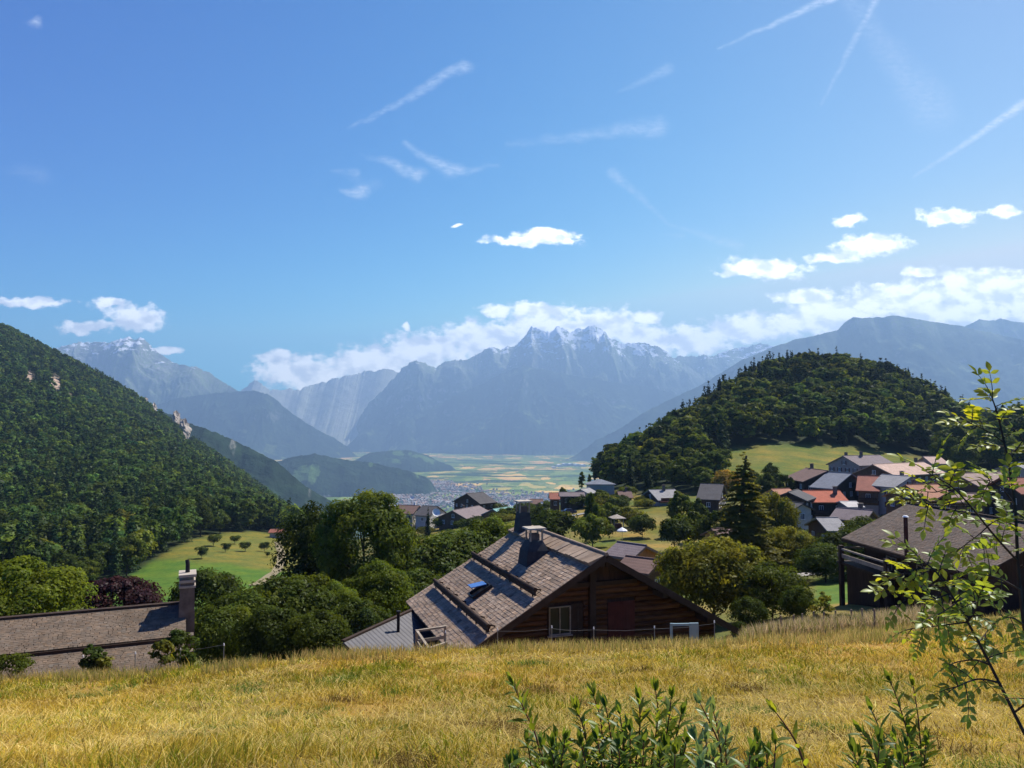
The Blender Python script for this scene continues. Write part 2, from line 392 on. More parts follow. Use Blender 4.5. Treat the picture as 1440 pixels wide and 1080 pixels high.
TAB = _table()
def H(x, y):
    x = np.asarray(x, float); y = np.maximum(np.asarray(y, float), .7)
    s = np.clip((x/y-S0)/(S1-S0)*(NS-1), 0, NS-1.001); l = np.clip((np.log(y)-L0)/(L1-L0)*(NL-1), 0, NL-1.001)
    i = l.astype(int); j = s.astype(int); a = l-i; b = s-j
    t = (TAB[i, j]*(1-b)+TAB[i, j+1]*b)*(1-a) + (TAB[i+1, j]*(1-b)+TAB[i+1, j+1]*b)*a
    z = t*y
    amp = np.where(y < 34, .10, np.where(y < 330, .35, np.minimum(6, .35+(y-330)*.012)))*(y < 4200)
    sc = np.where(y < 34, 3.0, np.where(y < 330, 14.0, 55.0))
    n = np.where(y < 34, fbm(x/3, y/3, 3, 5), np.where(y < 330, fbm(x/14, y/14, 3, 6), fbm(x/60, y/60, 4, 8)))
    return z + n*amp*np.clip(y/3, 0, 1)
def Hs(x, y): return float(H(np.array([x]), np.array([y]))[0])
def uof(x, y): return 720+F*x/y

def forest_mask(x, y):
    """1 where woods cover the ground"""
    u = uof(x, y); wob = fbm(x/25, y/25, 3, 31)
    left = (u < 440) & (y > np.interp(u, [-600,0,100,160,195,230,262,300,330,400,440], [150,152,158,172,200,232,262,300,322,350,330]) + wob*8) & (y < 2600)
    edge = np.interp(u, [830,880,930,985,1008,1022,1100,1200,1290,1330,1400,1500], [300,246,232,230,238,322,326,330,336,330,300,290])
    hill = (u > 845) & (y > edge+wob*4) & (y < 2600)
    return left | hill

# ------------------------------------------------------------------ materials of the land
def ground_mat():
    m, t, bs = material('ground')
    at = t.new('ShaderNodeAttribute', attribute_name='tint')
    tc = t.new('ShaderNodeTexCoord'); v = tc.outputs['Object']
    n1 = t.noise(v, .9, 6, .6); n2 = t.noise(v, .12, 4, .6); n3 = t.noise(v, 6, 3, .6)
    f = t.m('ADD', t.m('ADD', t.m('MULTIPLY', n1, .4), t.m('MULTIPLY', n2, .35)), t.m('MULTIPLY', n3, .25))
    k = t.maprange(f, .34, .66, .5, 1.5)
    col = t.v('SCALE', at.outputs['Color'], scale=k)
    warm = t.mix(t.maprange(n2, .42, .62), col, t.v('MULTIPLY', col, (1.25, .95, .8)))
    t.set(bs.inputs['Base Color'], warm); bs.inputs['Roughness'].default_value = .95; bs.inputs['Specular IOR Level'].default_value = .1
    b = t.new('ShaderNodeBump'); b.inputs['Strength'].default_value = .5; b.inputs['Distance'].default_value = .15
    t.set(b.inputs['Height'], f); t.l.new(b.outputs[0], bs.inputs['Normal'])
    return m
def valley_mat():
    m, t, bs = material('valley_fields')
    tc = t.new('ShaderNodeTexCoord'); v = tc.outputs['Object']
    wp = t.v('ADD', v, t.v('SCALE', t.v('SUBTRACT', t.noise(v, .0012, 4, .5, True), (.5,.5,.5)), scale=260))
    def cells(sx, sy, rot):
        mp = t.new('ShaderNodeMapping'); mp.inputs['Scale'].default_value = (sx, sy, 0); mp.inputs['Rotation'].default_value = (0, 0, rot)
        t.l.new(wp, mp.inputs['Vector'])
        vo = t.new('ShaderNodeTexVoronoi', distance='MANHATTAN'); vo.inputs['Scale'].default_value = 1; vo.inputs['Randomness'].default_value = .85
        t.l.new(mp.outputs[0], vo.inputs['Vector'])
        s = t.new('ShaderNodeSeparateColor'); t.l.new(vo.outputs['Color'], s.inputs[0]); return s.outputs
    a = cells(1/560, 1/1100, .3); b = cells(1/190, 1/420, .5)
    pick = t.m('ADD', t.m('MULTIPLY', a[0], .6), t.m('MULTIPLY', b[1], .4))
    col = t.ramp(pick, [(0, (.085,.15,.045)), (.3, (.15,.23,.065)), (.42, (.11,.17,.05)), (.52, (.34,.31,.11)), (.60, (.14,.21,.06)), (.68, (.52,.38,.16)), (.77, (.20,.23,.08)), (.86, (.46,.31,.17))], 'CONSTANT')
    big = t.noise(v, .00055, 3, .5); fine = t.noise(v, .0042, 4, .6)
    mp = t.new('ShaderNodeMapping'); mp.inputs['Scale'].default_value = (.6, 1.6, 1); t.l.new(v, mp.inputs['Vector'])
    wn = t.noise(mp.outputs[0], .0016, 5, .62)
    wood = t.maprange(wn, .53, .55)
    col = t.mix(wood, col, t.mix(fine, (.018,.045,.022,1), (.035,.07,.03,1)))
    spk = t.m('GREATER_THAN', t.noise(v, .011, 2, .5), .67)
    col = t.mix(spk, col, (.03,.06,.03,1))
    houses = t.m('MULTIPLY', t.m('GREATER_THAN', t.noise(v, .03, 2, .5), .66), t.maprange(big, .5, .6))
    col = t.mix(houses, col, (.55,.52,.5,1))
    col = t.v('MULTIPLY', col, (1.25, 1.08, .66))
    t.set(bs.inputs['Base Color'], col); bs.inputs['Roughness'].default_value = 1; bs.inputs['Specular IOR Level'].default_value = 0
    return m
M_GROUND = ground_mat(); M_VALLEY = valley_mat()

CRAGS = [(258, 597, 8, 25, .35), (78, 538, 8, 11, .3), (40, 528, 6, 8, .2), (217, 574, 4, 7, .5), (190, 554, 3, 4, .6), (100, 560, 4, 6, .4)]
def make_ground():
    ns, nl = 520, 620
    s = np.linspace(S0, S1, ns); l = np.linspace(L0, L1, nl)
    # finer rows where the eye sees the ground at a grazing angle
    y = np.exp(l); Y, Sg = np.meshgrid(y, s, indexing='ij'); X = Sg*Y
    Z = H(X, Y); X, Y, Z = X.ravel(), Y.ravel(), Z.ravel()
    u = uof(X, Y)
    col = np.zeros((len(X), 3)); col[:] = (.105, .115, .03)
    def put(mask, c): col[mask] = c
    straw = Y < 36; put(straw, (.21, .15, .035))
    put((Y >= 36) & (Y < 60) & (u > 1090), (.16, .15, .045))
    # left meadow: mown green below, ochre upper part
    lm = (u > 60) & (u < 440) & (Y > 100) & (Y < 360); put(lm, (.066, .132, .016))
    oc = lm & (Y > 214-(u-300)*.16+fbm(X/14, Y/14, 3, 3)*18); put(oc, (.120, .130, .024))
    vm = (u > 560) & (u < 1000) & (Y > 60) & (Y < 330); put(vm, (.108, .114, .017))
    k = fbm(X/18, Y/18, 4, 77)
    put(vm & (k > .12), (.085, .115, .022)); put(vm & (k < -.2), (.19, .16, .045))
    fld = (u > 985) & (u < 1330) & (Y > 232) & (Y < 345); put(fld, (.105, .125, .019)); put(fld & (k > .1), (.085, .12, .02)); put(fld & (k < -.15), (.15, .15, .03))
    put((u > 1140) & (u < 1290) & (Y > 60) & (Y < 95), (.075, .14, .02))
    fo = forest_mask(X, Y); put(fo, (.018, .03, .011))
    rk = np.zeros(len(X), bool)
    for (cu, cv, su, sv, sl) in CRAGS:
        vv = 597-F*Z/Y; rk |= (((u-cu-(vv-cv)*sl)/su)**2+((vv-cv)/sv)**2 < 1) & (Y > 700) & (Y < 1600)
    put(rk, (.36, .31, .26))
    put((Y > 360) & (Y < 4200) & (u > 440) & (u < 845), (.03, .05, .018))
    put((Y > 2600) & (Y < 4300), (.04, .07, .025))
    C = col.reshape(nl, ns, 3)
    for _ in range(2):
        C[1:-1, 1:-1] = (C[:-2, 1:-1]+C[2:, 1:-1]+C[1:-1, :-2]+C[1:-1, 2:]+2*C[1:-1, 1:-1])/6
    i = np.arange(nl-1)[:, None]*ns+np.arange(ns-1)[None, :]
    q = np.stack([i, i+1, i+ns+1, i+ns], -1).reshape(-1, 4)
    mi = (Y[q[:, 0]] > 4100).astype(np.int32)
    me = np_mesh('ground', np.stack([X, Y, Z], 1), [q], C.reshape(-1, 3), [M_GROUND, M_VALLEY], True, mi)
    tag(link('ground', me), 'hillside of dry and green meadows falling away to a flat valley of fields', 'ground', kind='structure')
make_ground()

# ------------------------------------------------------------------ mountains
def rock_mat(name, forest, meadow, rock, snow_lo, snow_hi, tree_lo, tree_hi, snow_amt=.5):
    m, t, bs = material(name)
    tc = t.new('ShaderNodeTexCoord'); v = tc.outputs['Object']
    sp = t.new('ShaderNodeSeparateXYZ'); t.l.new(v, sp.inputs[0]); z = sp.outputs[2]
    geo = t.new('ShaderNodeNewGeometry'); sn = t.new('ShaderNodeSeparateXYZ'); t.l.new(geo.outputs['Normal'], sn.inputs[0])
    n1 = t.noise(v, .0011, 6, .62); n2 = t.noise(v, .006, 5, .65); n3 = t.noise(v, .03, 3, .6)
    zz = t.m('ADD', z, t.m('MULTIPLY', t.m('SUBTRACT', n1, .5), 900))
    fcol = t.mix(t.maprange(n2, .35, .65), rgb(tuple(c*.6 for c in forest)), rgb(tuple(c*1.35 for c in forest)))
    fcol = t.mix(t.maprange(n3, .4, .65), fcol, t.v('SCALE', fcol, scale=.65))
    clear = t.maprange(t.noise(v, .0032, 4, .6), .585, .615)
    fcol = t.mix(t.m('MULTIPLY', clear, t.maprange(sn.outputs[2], .55, .8)), fcol, rgb(meadow))
    cliff = t.m('MULTIPLY', t.maprange(sn.outputs[2], .52, .42), t.maprange(n2, .5, .62))
    fcol = t.mix(cliff, fcol, rgb(tuple(c*.9 for c in rock)))
    rcol = t.mix(t.maprange(n2, .3, .7), rgb(tuple(c*.55 for c in rock)), rgb(tuple(c*1.35 for c in rock)))
    rcol = t.mix(t.maprange(t.m('ADD', n3, t.m('MULTIPLY', n1, .4)), .6, .75), rcol, rgb(tuple(c*1.2 for c in meadow)))
    col = t.mix(t.maprange(zz, tree_lo, tree_hi), fcol, rcol)
    # snow lies in gullies and on ledges, thicker with height
    mp = t.new('ShaderNodeMapping'); mp.inputs['Scale'].default_value = (1, 1, 1.9); t.l.new(v, mp.inputs['Vector'])
    sno = t.noise(mp.outputs[0], .0042, 5, .66)
    th = t.maprange(z, snow_lo, snow_hi, .72, snow_amt)
    k = t.m('GREATER_THAN', t.m('ADD', sno, t.m('MULTIPLY', t.m('SUBTRACT', sn.outputs[2], .6), .18)), th)
    k = t.m('MULTIPLY', k, t.m('GREATER_THAN', z, snow_lo))
    col = t.mix(k, col, (.86, .88, .92, 1))
    t.set(bs.inputs['Base Color'], col); bs.inputs['Roughness'].default_value = .95; bs.inputs['Specular IOR Level'].default_value = .05
    b = t.new('ShaderNodeBump'); b.inputs['Strength'].default_value = .9; b.inputs['Distance'].default_value = 35
    t.set(b.inputs['Height'], n2); t.l.new(b.outputs[0], bs.inputs['Normal'])
    return m

def mountain(label, crest, yc, front, back, mat, seed, rough, zb=-556, n=(420, 130), wl=900, power=1.15, rag=0, kind='mountain', skew=0, stretch=.75):
    """a ridge whose skyline runs through the given picture points at distance yc (a function of the column)"""
    us = np.array([c[0] for c in crest], float); vs = np.array([c[1] for c in crest], float)
    U = np.linspace(us[0], us[-1], n[0]); V = np.interp(U, us, vs)
    V0 = V
    if rag: V = V - rag*(fbm(U/9.0, U*0+seed, 4, seed)) - rag*.6*fbm(U/2.7, U*0+seed*2, 3, seed+3)
    s, tz = np.array([ray(a, b) for a, b in zip(U, V)]).T
    yr = yc + skew*(U-U.mean()) + front*.16*fbm(U/70, U*0, 3, seed+5)
    e = np.linspace(0, 1, n[0]); e = np.clip(np.minimum(e, 1-e)/.07, 0, 1); e = e*e*(3-2*e)
    hc = zb + (tz*yr-zb)*e; hs = zb + (np.array([ray(720, b)[1] for b in V0])*yr-zb)*e
    fl = np.clip((hc-zb)/np.max(hc-zb), .06, 1)**.85          # low ends of the ridge have short flanks
    T = np.concatenate([-np.linspace(1, 0, n[1])**1.25, np.linspace(0, 1, n[1]//3)[1:]])
    X = np.zeros((len(T), len(U))); Y = X.copy(); Z = X.copy()
    for k, tt in enumerate(T):
        d = (front if tt < 0 else back)*fl
        y = yr + tt*d
        Y[k] = y; X[k] = s*(yr + tt*d*.35)              # flanks fan out less than the sight lines do
        Z[k] = zb + (hs-zb)*np.maximum(0, 1-abs(tt))**power + (hc-hs)*math.exp(-abs(tt)*14)
    env = np.minimum(1, np.abs(T)*5)[:, None]*np.clip((1-np.abs(T))*1.6, 0, 1)[:, None]
    hh = np.maximum(hc-zb, 50)[None, :]
    wx = fbm(X/(wl*1.7)+7, Y/(wl*1.7), 3, seed+31)*.9; wy = fbm(X/(wl*1.7), Y/(wl*1.7)+5, 3, seed+37)*.9
    r = ridged((X*.92+Y*.38)/wl+wx, (Y*.92-X*.38)/wl*stretch+wy, 6, seed) - .45
    r2 = fbm(X/(wl*.28), Y/(wl*.28), 4, seed+9)
    Z = Z + env*hh*rough*(r*1.0 + r2*.22)
    Z = np.maximum(Z, zb-60)
    nU = len(U); i = np.arange(len(T)-1)[:, None]*nU+np.arange(nU-1)[None, :]
    q = np.stack([i, i+1, i+nU+1, i+nU], -1).reshape(-1, 4)
    me = np_mesh(kind, np.stack([X.ravel(), Y.ravel(), Z.ravel()], 1), [q], None, [mat], True)
    return tag(link(kind, me), label, 'mountain' if kind == 'mountain' else 'hill', kind='structure')

FOR, MEA, ROC = (.030, .050, .024), (.13, .17, .06), (.26, .25, .25)
m_morcles = rock_mat('rock_and_forest_left', FOR, MEA, ROC, 1000, 1500, 300, 900, .53)
m_dents = rock_mat('rock_and_snow', FOR, MEA, (.29,.28,.275), 1150, 2000, 700, 1300, .455)
m_far = rock_mat('far_rock', FOR, MEA, ROC, 1150, 2000, 700, 1300, .49)
m_gap = rock_mat('far_ridge_painted_haze', (.2,.22,.18), (.35,.36,.25), (.46,.45,.42), 1000, 2200, -900, -300, .49)  # rock, meadow and forest colours paled to imitate thicker haze over the far ridge
m_wood = rock_mat('wooded_mountain', FOR, MEA, (.2,.2,.19), 3000, 4000, 1150, 1500)
m_hill = rock_mat('wooded_hill', (.022,.042,.018), (.09,.15,.045), (.3,.28,.25), 3000, 4000, 3000, 4000)

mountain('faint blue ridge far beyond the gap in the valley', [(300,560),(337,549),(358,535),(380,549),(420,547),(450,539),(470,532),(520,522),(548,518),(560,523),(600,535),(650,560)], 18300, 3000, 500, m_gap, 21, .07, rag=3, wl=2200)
mountain('jagged snow streaked massif at the end of the valley', [(470,618),(480,607),(500,587),(530,557),(560,523),(577,510),(587,507),(597,510),(613,517),(630,508),(640,506),(653,507),(664,502),(673,497),(684,491),(693,488),(703,493),(713,487),(727,485),(737,472),(748,459),(757,462),(765,464),(773,467),(783,460),(795,462),(804,466),(813,462),(820,463),(828,460),(835,458),(843,462),(850,469),(857,475),(867,480),(877,483),(897,482),(912,484),(927,488),(943,500),(960,510),(990,530),(1040,560),(1100,600)], 17000, 3600, 1200, m_dents, 3, .40, n=(640, 170), wl=1100, rag=3.2, power=1.25, stretch=.62)
mountain('low snowy ridge to the right of the jagged massif', [(900,520),(930,508),(960,500),(980,500),(1003,500),(1018,495),(1033,490),(1050,488),(1070,483),(1087,486),(1120,490),(1160,500),(1220,520)], 18000, 3000, 600, m_far, 8, .16, rag=2.5)
mountain('wooded shoulder in front of the jagged massif', [(470,622),(490,612),(530,600),(573,588),(610,572),(640,556),(670,543),(693,532),(715,520),(735,514),(765,520),(800,527),(860,537),(930,548),(980,565),(1040,590),(1100,612)], 15300, 1900, 1500, m_wood, 12, .30, n=(520, 140), wl=900, rag=1.5, power=1.0)
mountain('pale peak with snow patches above the left valley side', [(20,520),(60,498),(80,489),(95,485),(110,482),(135,482),(157,481),(170,477),(182,474),(190,477),(200,475),(206,480),(213,488),(225,499),(243,510),(260,514),(277,515),(288,521),(300,528),(333,548),(360,570),(400,600),(440,625)], 14000, 2600, 1400, m_morcles, 5, .26, n=(460, 140), rag=2.0, power=1.1)
mountain('blue wooded shoulder below the pale left peak', [(150,590),(200,575),(250,560),(300,553),(337,550),(353,549),(377,554),(390,563),(400,573),(420,588),(447,604),(480,622),(510,640)], 12600, 1300, 1400, m_wood, 14, .22, n=(420, 110), rag=1.2)
mountain('long dark blue mountain on the right of the valley', [(780,640),(830,622),(863,608),(890,590),(913,576),(940,563),(960,553),(985,542),(1003,531),(1040,508),(1083,489),(1120,477),(1160,468),(1177,464),(1190,452),(1200,446),(1213,447),(1237,446),(1257,444),(1277,446),(1310,452),(1343,457),(1370,463),(1440,478),(1560,500),(1700,520)], 11000, 2600, 1600, m_wood, 17, .20, n=(560, 140), rag=1.3, skew=-1.2, wl=1000)
mountain('small bare summit behind the long right mountain', [(1300,480),(1340,466),(1360,458),(1377,448),(1390,451),(1400,450),(1407,448),(1425,452),(1440,454),(1500,462),(1600,490)], 13000, 2000, 1200, m_wood, 19, .16, rag=1)
mountain('dark wooded ridge behind the left forest slope', [(60,585),(150,575),(200,573),(235,580),(267,595),(300,607),(333,621),(360,634),(387,648),(410,667),(430,684),(470,708),(520,735)], 2900, 750, 500, m_hill, 23, .14, n=(320, 90), wl=260, rag=1.6, kind='hill', power=.9)
mountain('rounded wooded hill rising from the valley floor', [(345,692),(370,662),(387,650),(410,643),(443,638),(462,642),(480,646),(502,648),(523,651),(550,656),(580,664),(600,672),(612,678),(622,688)], 6000, 420, 700, m_hill, 29, .12, n=(320, 90), wl=260, rag=1.2, kind='hill', power=.7)
mountain('low dark wooded rise among the valley fields', [(480,655),(500,646),(520,637),(545,634),(575,633),(600,640),(615,648),(645,658)], 9000, 500, 700, m_hill, 33, .10, n=(200, 60), wl=300, rag=.8, kind='hill', power=.7)

# bare crags breaking out of the forest on the left slope
def crag(u, v, wpx, hpx, y, seed, lean=.3):
    c = P(u, v, y); w, h = wpx/F*y, hpx/F*y
    nu, nv = 28, 20; vs = []; fs = []
    g = np.random.default_rng(seed)
    for j in range(nv+1):
        th = PI*j/nv
        for i in range(nu):
            ph = 2*PI*i/nu; d = Vector((math.sin(th)*math.cos(ph), math.sin(th)*math.sin(ph), math.cos(th)))
            k = .55+.75*float(ridged(np.array([ph*2.2+seed]), np.array([d.z*2.5+seed]), 4, seed)[0])
            vs.append(c+Vector((d.x*w*.5*k-d.z*h*.5*lean*-1*-1, d.y*w*.9*k+d.z*h*.25, d.z*h*.5*k)))
    for j in range(nv):
        for i in range(nu): fs.append((j*nu+i, (j+1)*nu+i, (j+1)*nu+(i+1) % nu, j*nu+(i+1) % nu))
    b = MB(); b.add(vs, fs, False)
    tag(b.build('cliff', M_CRAG), 'bare pale rock cliff breaking out of the steep forest', 'cliff', kind='structure')
M_CRAG = simple_mat('crag_rock', (.34, .29, .24), .95, .4, .12, .6)
for i, a in enumerate(((261, 604, 13, 30, 1262, .35), (248, 588, 9, 20, 1275, .3), (217, 574, 6, 14, 1280, .3), (205, 563, 5, 9, 1285, .3), (80, 538, 15, 16, 1180, .2), (42, 528, 10, 11, 1180, .2), (34, 540, 6, 8, 1150, .2))):
    crag(*a[:5], 60+i, a[5])
# ------------------------------------------------------------------ foliage
def leaf_quads(pos, nrm, size, g, aspect=.62, tint=None):
    n = len(pos)
    nrm = nrm/np.maximum(np.linalg.norm(nrm, axis=1, keepdims=True), 1e-6)
    a = g.normal(size=(n, 3)); t = np.cross(nrm, a); t /= np.maximum(np.linalg.norm(t, axis=1, keepdims=True), 1e-6)
    b = np.cross(nrm, t); s = np.broadcast_to(np.asarray(size, float).reshape(-1, 1), (n, 1))
    v = np.stack([pos-t*s, pos+b*s*aspect-nrm*s*.18, pos+t*s, pos-b*s*aspect-nrm*s*.18], 1).reshape(-1, 3)
    f = np.arange(n*4).reshape(n, 4)
    c = None if tint is None else np.repeat(tint, 4, axis=0)
    return v, f, c
def unit(g, n):
    d = g.normal(size=(n, 3)); return d/np.linalg.norm(d, axis=1, keepdims=True)

def crown_round(seed, h, r, base, ncl, nleaf, leaf, lump=.36, shape='round', tintvar=.28, yellow=0):
    """leaf clumps spread through a crown: h total height, r radius, base height of the lowest leaves"""
    g = np.random.default_rng(seed)
    hc = (h-base)/2; cz = base+hc
    d = unit(g, ncl); d[:, 2] = np.abs(d[:, 2])*np.where(g.random(ncl) < .72, 1, -.75)
    rad = g.uniform(.45, 1, ncl)**.5
    c = d*rad[:, None]
    zrel = c[:, 2]
    if shape == 'oval': w = 1-.25*np.clip(zrel, 0, 1)
    elif shape == 'poplar': w = np.clip(1.0-np.abs(zrel)**2*.5, .2, 1)
    elif shape == 'dome': w = np.where(zrel < 0, 1.0, 1)
    else: w = np.ones(ncl)
    cr = r*g.uniform(lump*.65, lump*1.25, ncl)*(1-.3*np.clip(zrel, 0, 1))
    ctr = np.stack([c[:, 0]*w*(r-cr*.6), c[:, 1]*w*(r-cr*.6), cz+c[:, 2]*(hc-cr*.6)], 1)
    k = g.integers(0, ncl, nleaf)
    dd = unit(g, nleaf); dd[:, 2] = np.where((dd[:, 2] < -.25) & (g.random(nleaf) < .75), -dd[:, 2], dd[:, 2])
    rr = g.uniform(.55, 1.12, nleaf)[:, None]
    pos = ctr[k] + dd*rr*cr[k][:, None]*np.array([1.08, 1.08, .88])
    out = pos-np.array([0, 0, cz-hc*.4]); out /= np.linalg.norm(out, axis=1, keepdims=True)
    nrm = dd*.75 + out*.35 + unit(g, nleaf)*.55 + np.array([0, 0, .2])
    ct = 1+g.normal(size=ncl)*tintvar*.55; lt = 1+g.normal(size=nleaf)*tintvar*.55
    br = np.clip(ct[k]*lt, .4, 1.9)[:, None]
    hue = g.normal(size=ncl)[k][:, None]*.10 + yellow
    tint = br*np.concatenate([1+hue*1.1, 1+hue*.45, 1-hue*.6], 1)
    return (*leaf_quads(pos, nrm, leaf*g.uniform(.6, 1.35, nleaf), g, tint=np.clip(tint, .1, 3)), ctr, cr)

def crown_conifer(seed, h, r, base, nwh, nleaf, leaf, tintvar=.25, droop=.35):
    g = np.random.default_rng(seed)
    nb = nwh*7
    zb = base+(h-base)*(1-g.uniform(0, 1, nb)**.8*1.0); zb = np.sort(zb)
    L = r*(1-(zb-base)/(h-base))**.85*g.uniform(.62, 1.15, nb)+.12
    az = g.uniform(0, 2*PI, nb)
    w = L/L.sum(); k = g.choice(nb, nleaf, p=w)
    t = g.uniform(.1, 1, nleaf)**.75
    side = g.normal(size=nleaf)*.20*L[k]*(1.1-t*.6)
    ca, sa = np.cos(az[k]), np.sin(az[k])
    x = ca*t*L[k]-sa*side; y = sa*t*L[k]+ca*side
    z = zb[k]-droop*L[k]*t**1.4-np.abs(g.normal(size=nleaf))*.14*leaf*2
    pos = np.stack([x, y, z], 1)
    nrm = np.stack([ca*.5, sa*.5, np.full(nleaf, .75)], 1)+unit(g, nleaf)*.6
    br = np.clip((1+g.normal(size=nb)*tintvar*.6)[k]*(1+g.normal(size=nleaf)*tintvar*.5), .4, 1.8)[:, None]
    return leaf_quads(pos, nrm, leaf*g.uniform(.6, 1.3, nleaf), g, .5, br*np.ones((1, 3)))

M_LEAF = leaf_mat('leaf_green', (.078, .100, .013), .42)
M_LEAF_B = leaf_mat('leaf_bright', (.105, .138, .015), .44)
M_LEAF_D = leaf_mat('leaf_dark', (.047, .066, .011), .38)
M_LEAF_Y = leaf_mat('leaf_yellowgreen', (.13, .13, .017), .44)
M_LEAF_P = leaf_mat('leaf_purple', (.036, .016, .017), .2, (.07, .02, .02))
M_NEEDLE = leaf_mat('needles', (.026, .040, .013), .15)
M_NEEDLE_O = leaf_mat('needles_olive', (.155, .145, .028), .5)
M_OCHRE = leaf_mat('leaf_ochre', (.26, .17, .03), .3)
M_FOR = leaf_mat('forest_leaf', (.036, .060, .013), .25)
M_FOR2 = leaf_mat('forest_leaf_light', (.058, .086, .014), .28)
M_BARK = simple_mat('bark', (.075, .055, .04), .95, .3, 6, .6)

def trunk_mb(h, r, seed, limbs=None, lean=0):
    g = random.Random(seed); mb = MB()
    pts = []; n = 6
    for i in range(n): pts.append((g.uniform(-1, 1)*r*.5*i/n*2, g.uniform(-1, 1)*r*.5*i/n*2, -.6+(h+.6)*i/(n-1)))
    mb.tube(pts, [r*1.25]+[r*(1-.75*i/(n-1)) for i in range(1, n)], 7)
    if limbs is not None:
        for c in limbs:
            z0 = max(.15*h, c[2]-math.hypot(c[0], c[1])*.9-.4); z0 = min(z0, h*.9)
            a = Vector((0, 0, z0)); b = Vector(c); mdl = a.lerp(b, .5)+Vector((0, 0, -.12*(b-a).length))
            mb.tube([a, mdl, b], [r*.45, r*.3, r*.08], 5)
    return mb
class TreeKind:
    def __init__(self, crown, trunk, mat, hgt): self.crown = crown; self.trunk = trunk; self.mat = mat; self.h = hgt
def round_kind(seed, h, r, base, ncl, nleaf, leaf, mat, **kw):
    v, f, c, ctr, cr = crown_round(seed, h, r, base, ncl, nleaf, leaf, **kw)
    cm = np_mesh('crown', v, [f], c, [mat])
    tm = trunk_mb(h*.72, max(.06, h*.018), seed, [tuple(p) for p in ctr[:9]]).mesh('trunk', M_BARK)
    return TreeKind(cm, tm, mat, h)
def conifer_kind(seed, h, r, base, nwh, nleaf, leaf, mat, **kw):
    v, f, c = crown_conifer(seed, h, r, base, nwh, nleaf, leaf, **kw)
    return TreeKind(np_mesh('crown', v, [f], c, [mat]), trunk_mb(h*.97, h*.016, seed).mesh('trunk', M_BARK), mat, h)

N_TREES = 0
def put_tree(kind, x, y, h, label, group=None, name='tree', cat='tree', wide=1.0, rz=None, sink=.1, z=None, parts=True):
    global N_TREES; N_TREES += 1
    s = h/kind.h
    zz = (Hs(x, y) if z is None else z)-sink
    rz = R.uniform(0, 2*PI) if rz is None else rz
    if parts:
        e = empty(name, (x, y, zz), rz, label, cat, group)
        e.scale = (s*wide, s*wide, s)
        link('trunk', kind.trunk, e); link('crown', kind.crown, e)
    else:
        e = tag(link(name, kind.crown), label, cat, group)
        e.location = (x, y, zz); e.rotation_euler = (0, 0, rz); e.scale = (s*wide, s*wide, s)
    return e
def tree_px(kind, u, vtop, y, label, h=None, **kw):
    """a tree whose top stands at picture point (u, vtop) when it grows at distance y"""
    a, b = ray(u, vtop); x = a*y
    hh = h or (b*y - Hs(x, y))
    z = b*y-hh if h else None
    return put_tree(kind, x, y, max(.8, hh), label, z=z, **kw)

# near kinds
K_BIG = round_kind(101, 14, 5.4, 1.6, 95, 26000, .17, M_LEAF, lump=.30)
K_BIG2 = round_kind(102, 13, 5.2, 1.4, 85, 24000, .17, M_LEAF_D, lump=.31)
K_GREEN = round_kind(103, 9, 4.6, .8, 80, 20000, .14, M_LEAF_B, lump=.30)
K_BUSH = round_kind(104, 5, 3.4, .1, 60, 13000, .12, M_LEAF, lump=.33)
K_BUSHD = round_kind(105, 5, 3.4, .1, 60, 12000, .12, M_LEAF_D, lump=.33)
K_YEL = round_kind(106, 7.5, 5.2, .2, 110, 26000, .14, M_LEAF_Y, lump=.25, tintvar=.34)
K_LIME = round_kind(107, 8, 5.0, .5, 120, 24000, .13, M_LEAF_B, lump=.22, tintvar=.3, yellow=.12)
K_PURP = round_kind(108, 7, 4.2, .6, 70, 14000, .15, M_LEAF_P, lump=.28)
K_LITTLE = round_kind(109, 4.2, 2.3, 1.5, 26, 3800, .15, M_LEAF_D, lump=.38)
K_ORCH = [round_kind(150+i, 4.2, 2.1+.3*i, .55+.2*i, 11, 2600, .17, (M_LEAF_D, M_LEAF, M_LEAF_D)[i], lump=.5, tintvar=.35) for i in range(3)]
K_CONB = conifer_kind(110, 19, 3.6, .6, 40, 17000, .19, M_NEEDLE_O, droop=.22)
K_CONS = conifer_kind(111, 12, 2.3, .5, 24, 9000, .19, M_NEEDLE)
# middle distance
K_MID = [round_kind(120, 12, 4.8, .8, 42, 4600, .34, M_LEAF), round_kind(121, 11, 4.4, .6, 36, 4200, .33, M_LEAF_D),
         round_kind(122, 12, 4.2, .8, 40, 4600, .33, M_LEAF_B, shape='oval'), round_kind(123, 13, 5.0, 1, 46, 4800, .34, M_LEAF_D, shape='oval'), round_kind(125, 11, 4.3, .6, 36, 4200, .33, M_LEAF_Y)]
K_MIDC = conifer_kind(124, 15, 2.9, .6, 24, 3800, .33, M_NEEDLE)
K_BSH = [round_kind(160+i, 5, 3.1+.3*i, .02, 30, 3600, .22, (M_LEAF, M_LEAF_D, M_LEAF_D, M_LEAF_Y)[i], lump=.36, tintvar=.34) for i in range(4)]
K_OCH = round_kind(127, 7, 4.6, .1, 40, 4200, .26, M_OCHRE, lump=.35)
K_POP = round_kind(126, 13, 1.6, .6, 30, 2200, .28, M_LEAF, shape='poplar', lump=.5)
# far
K_FAR = [round_kind(130+i, 12, 4.7, .5, 26, 1500, .55, m, lump=.38, tintvar=.3) for i, m in enumerate((M_LEAF, M_LEAF_D, M_LEAF, M_LEAF_D, M_LEAF_B))]
K_FARC = [conifer_kind(140+i, 15, 2.8, .5, 34, 1300, .5, M_NEEDLE) for i in range(2)]

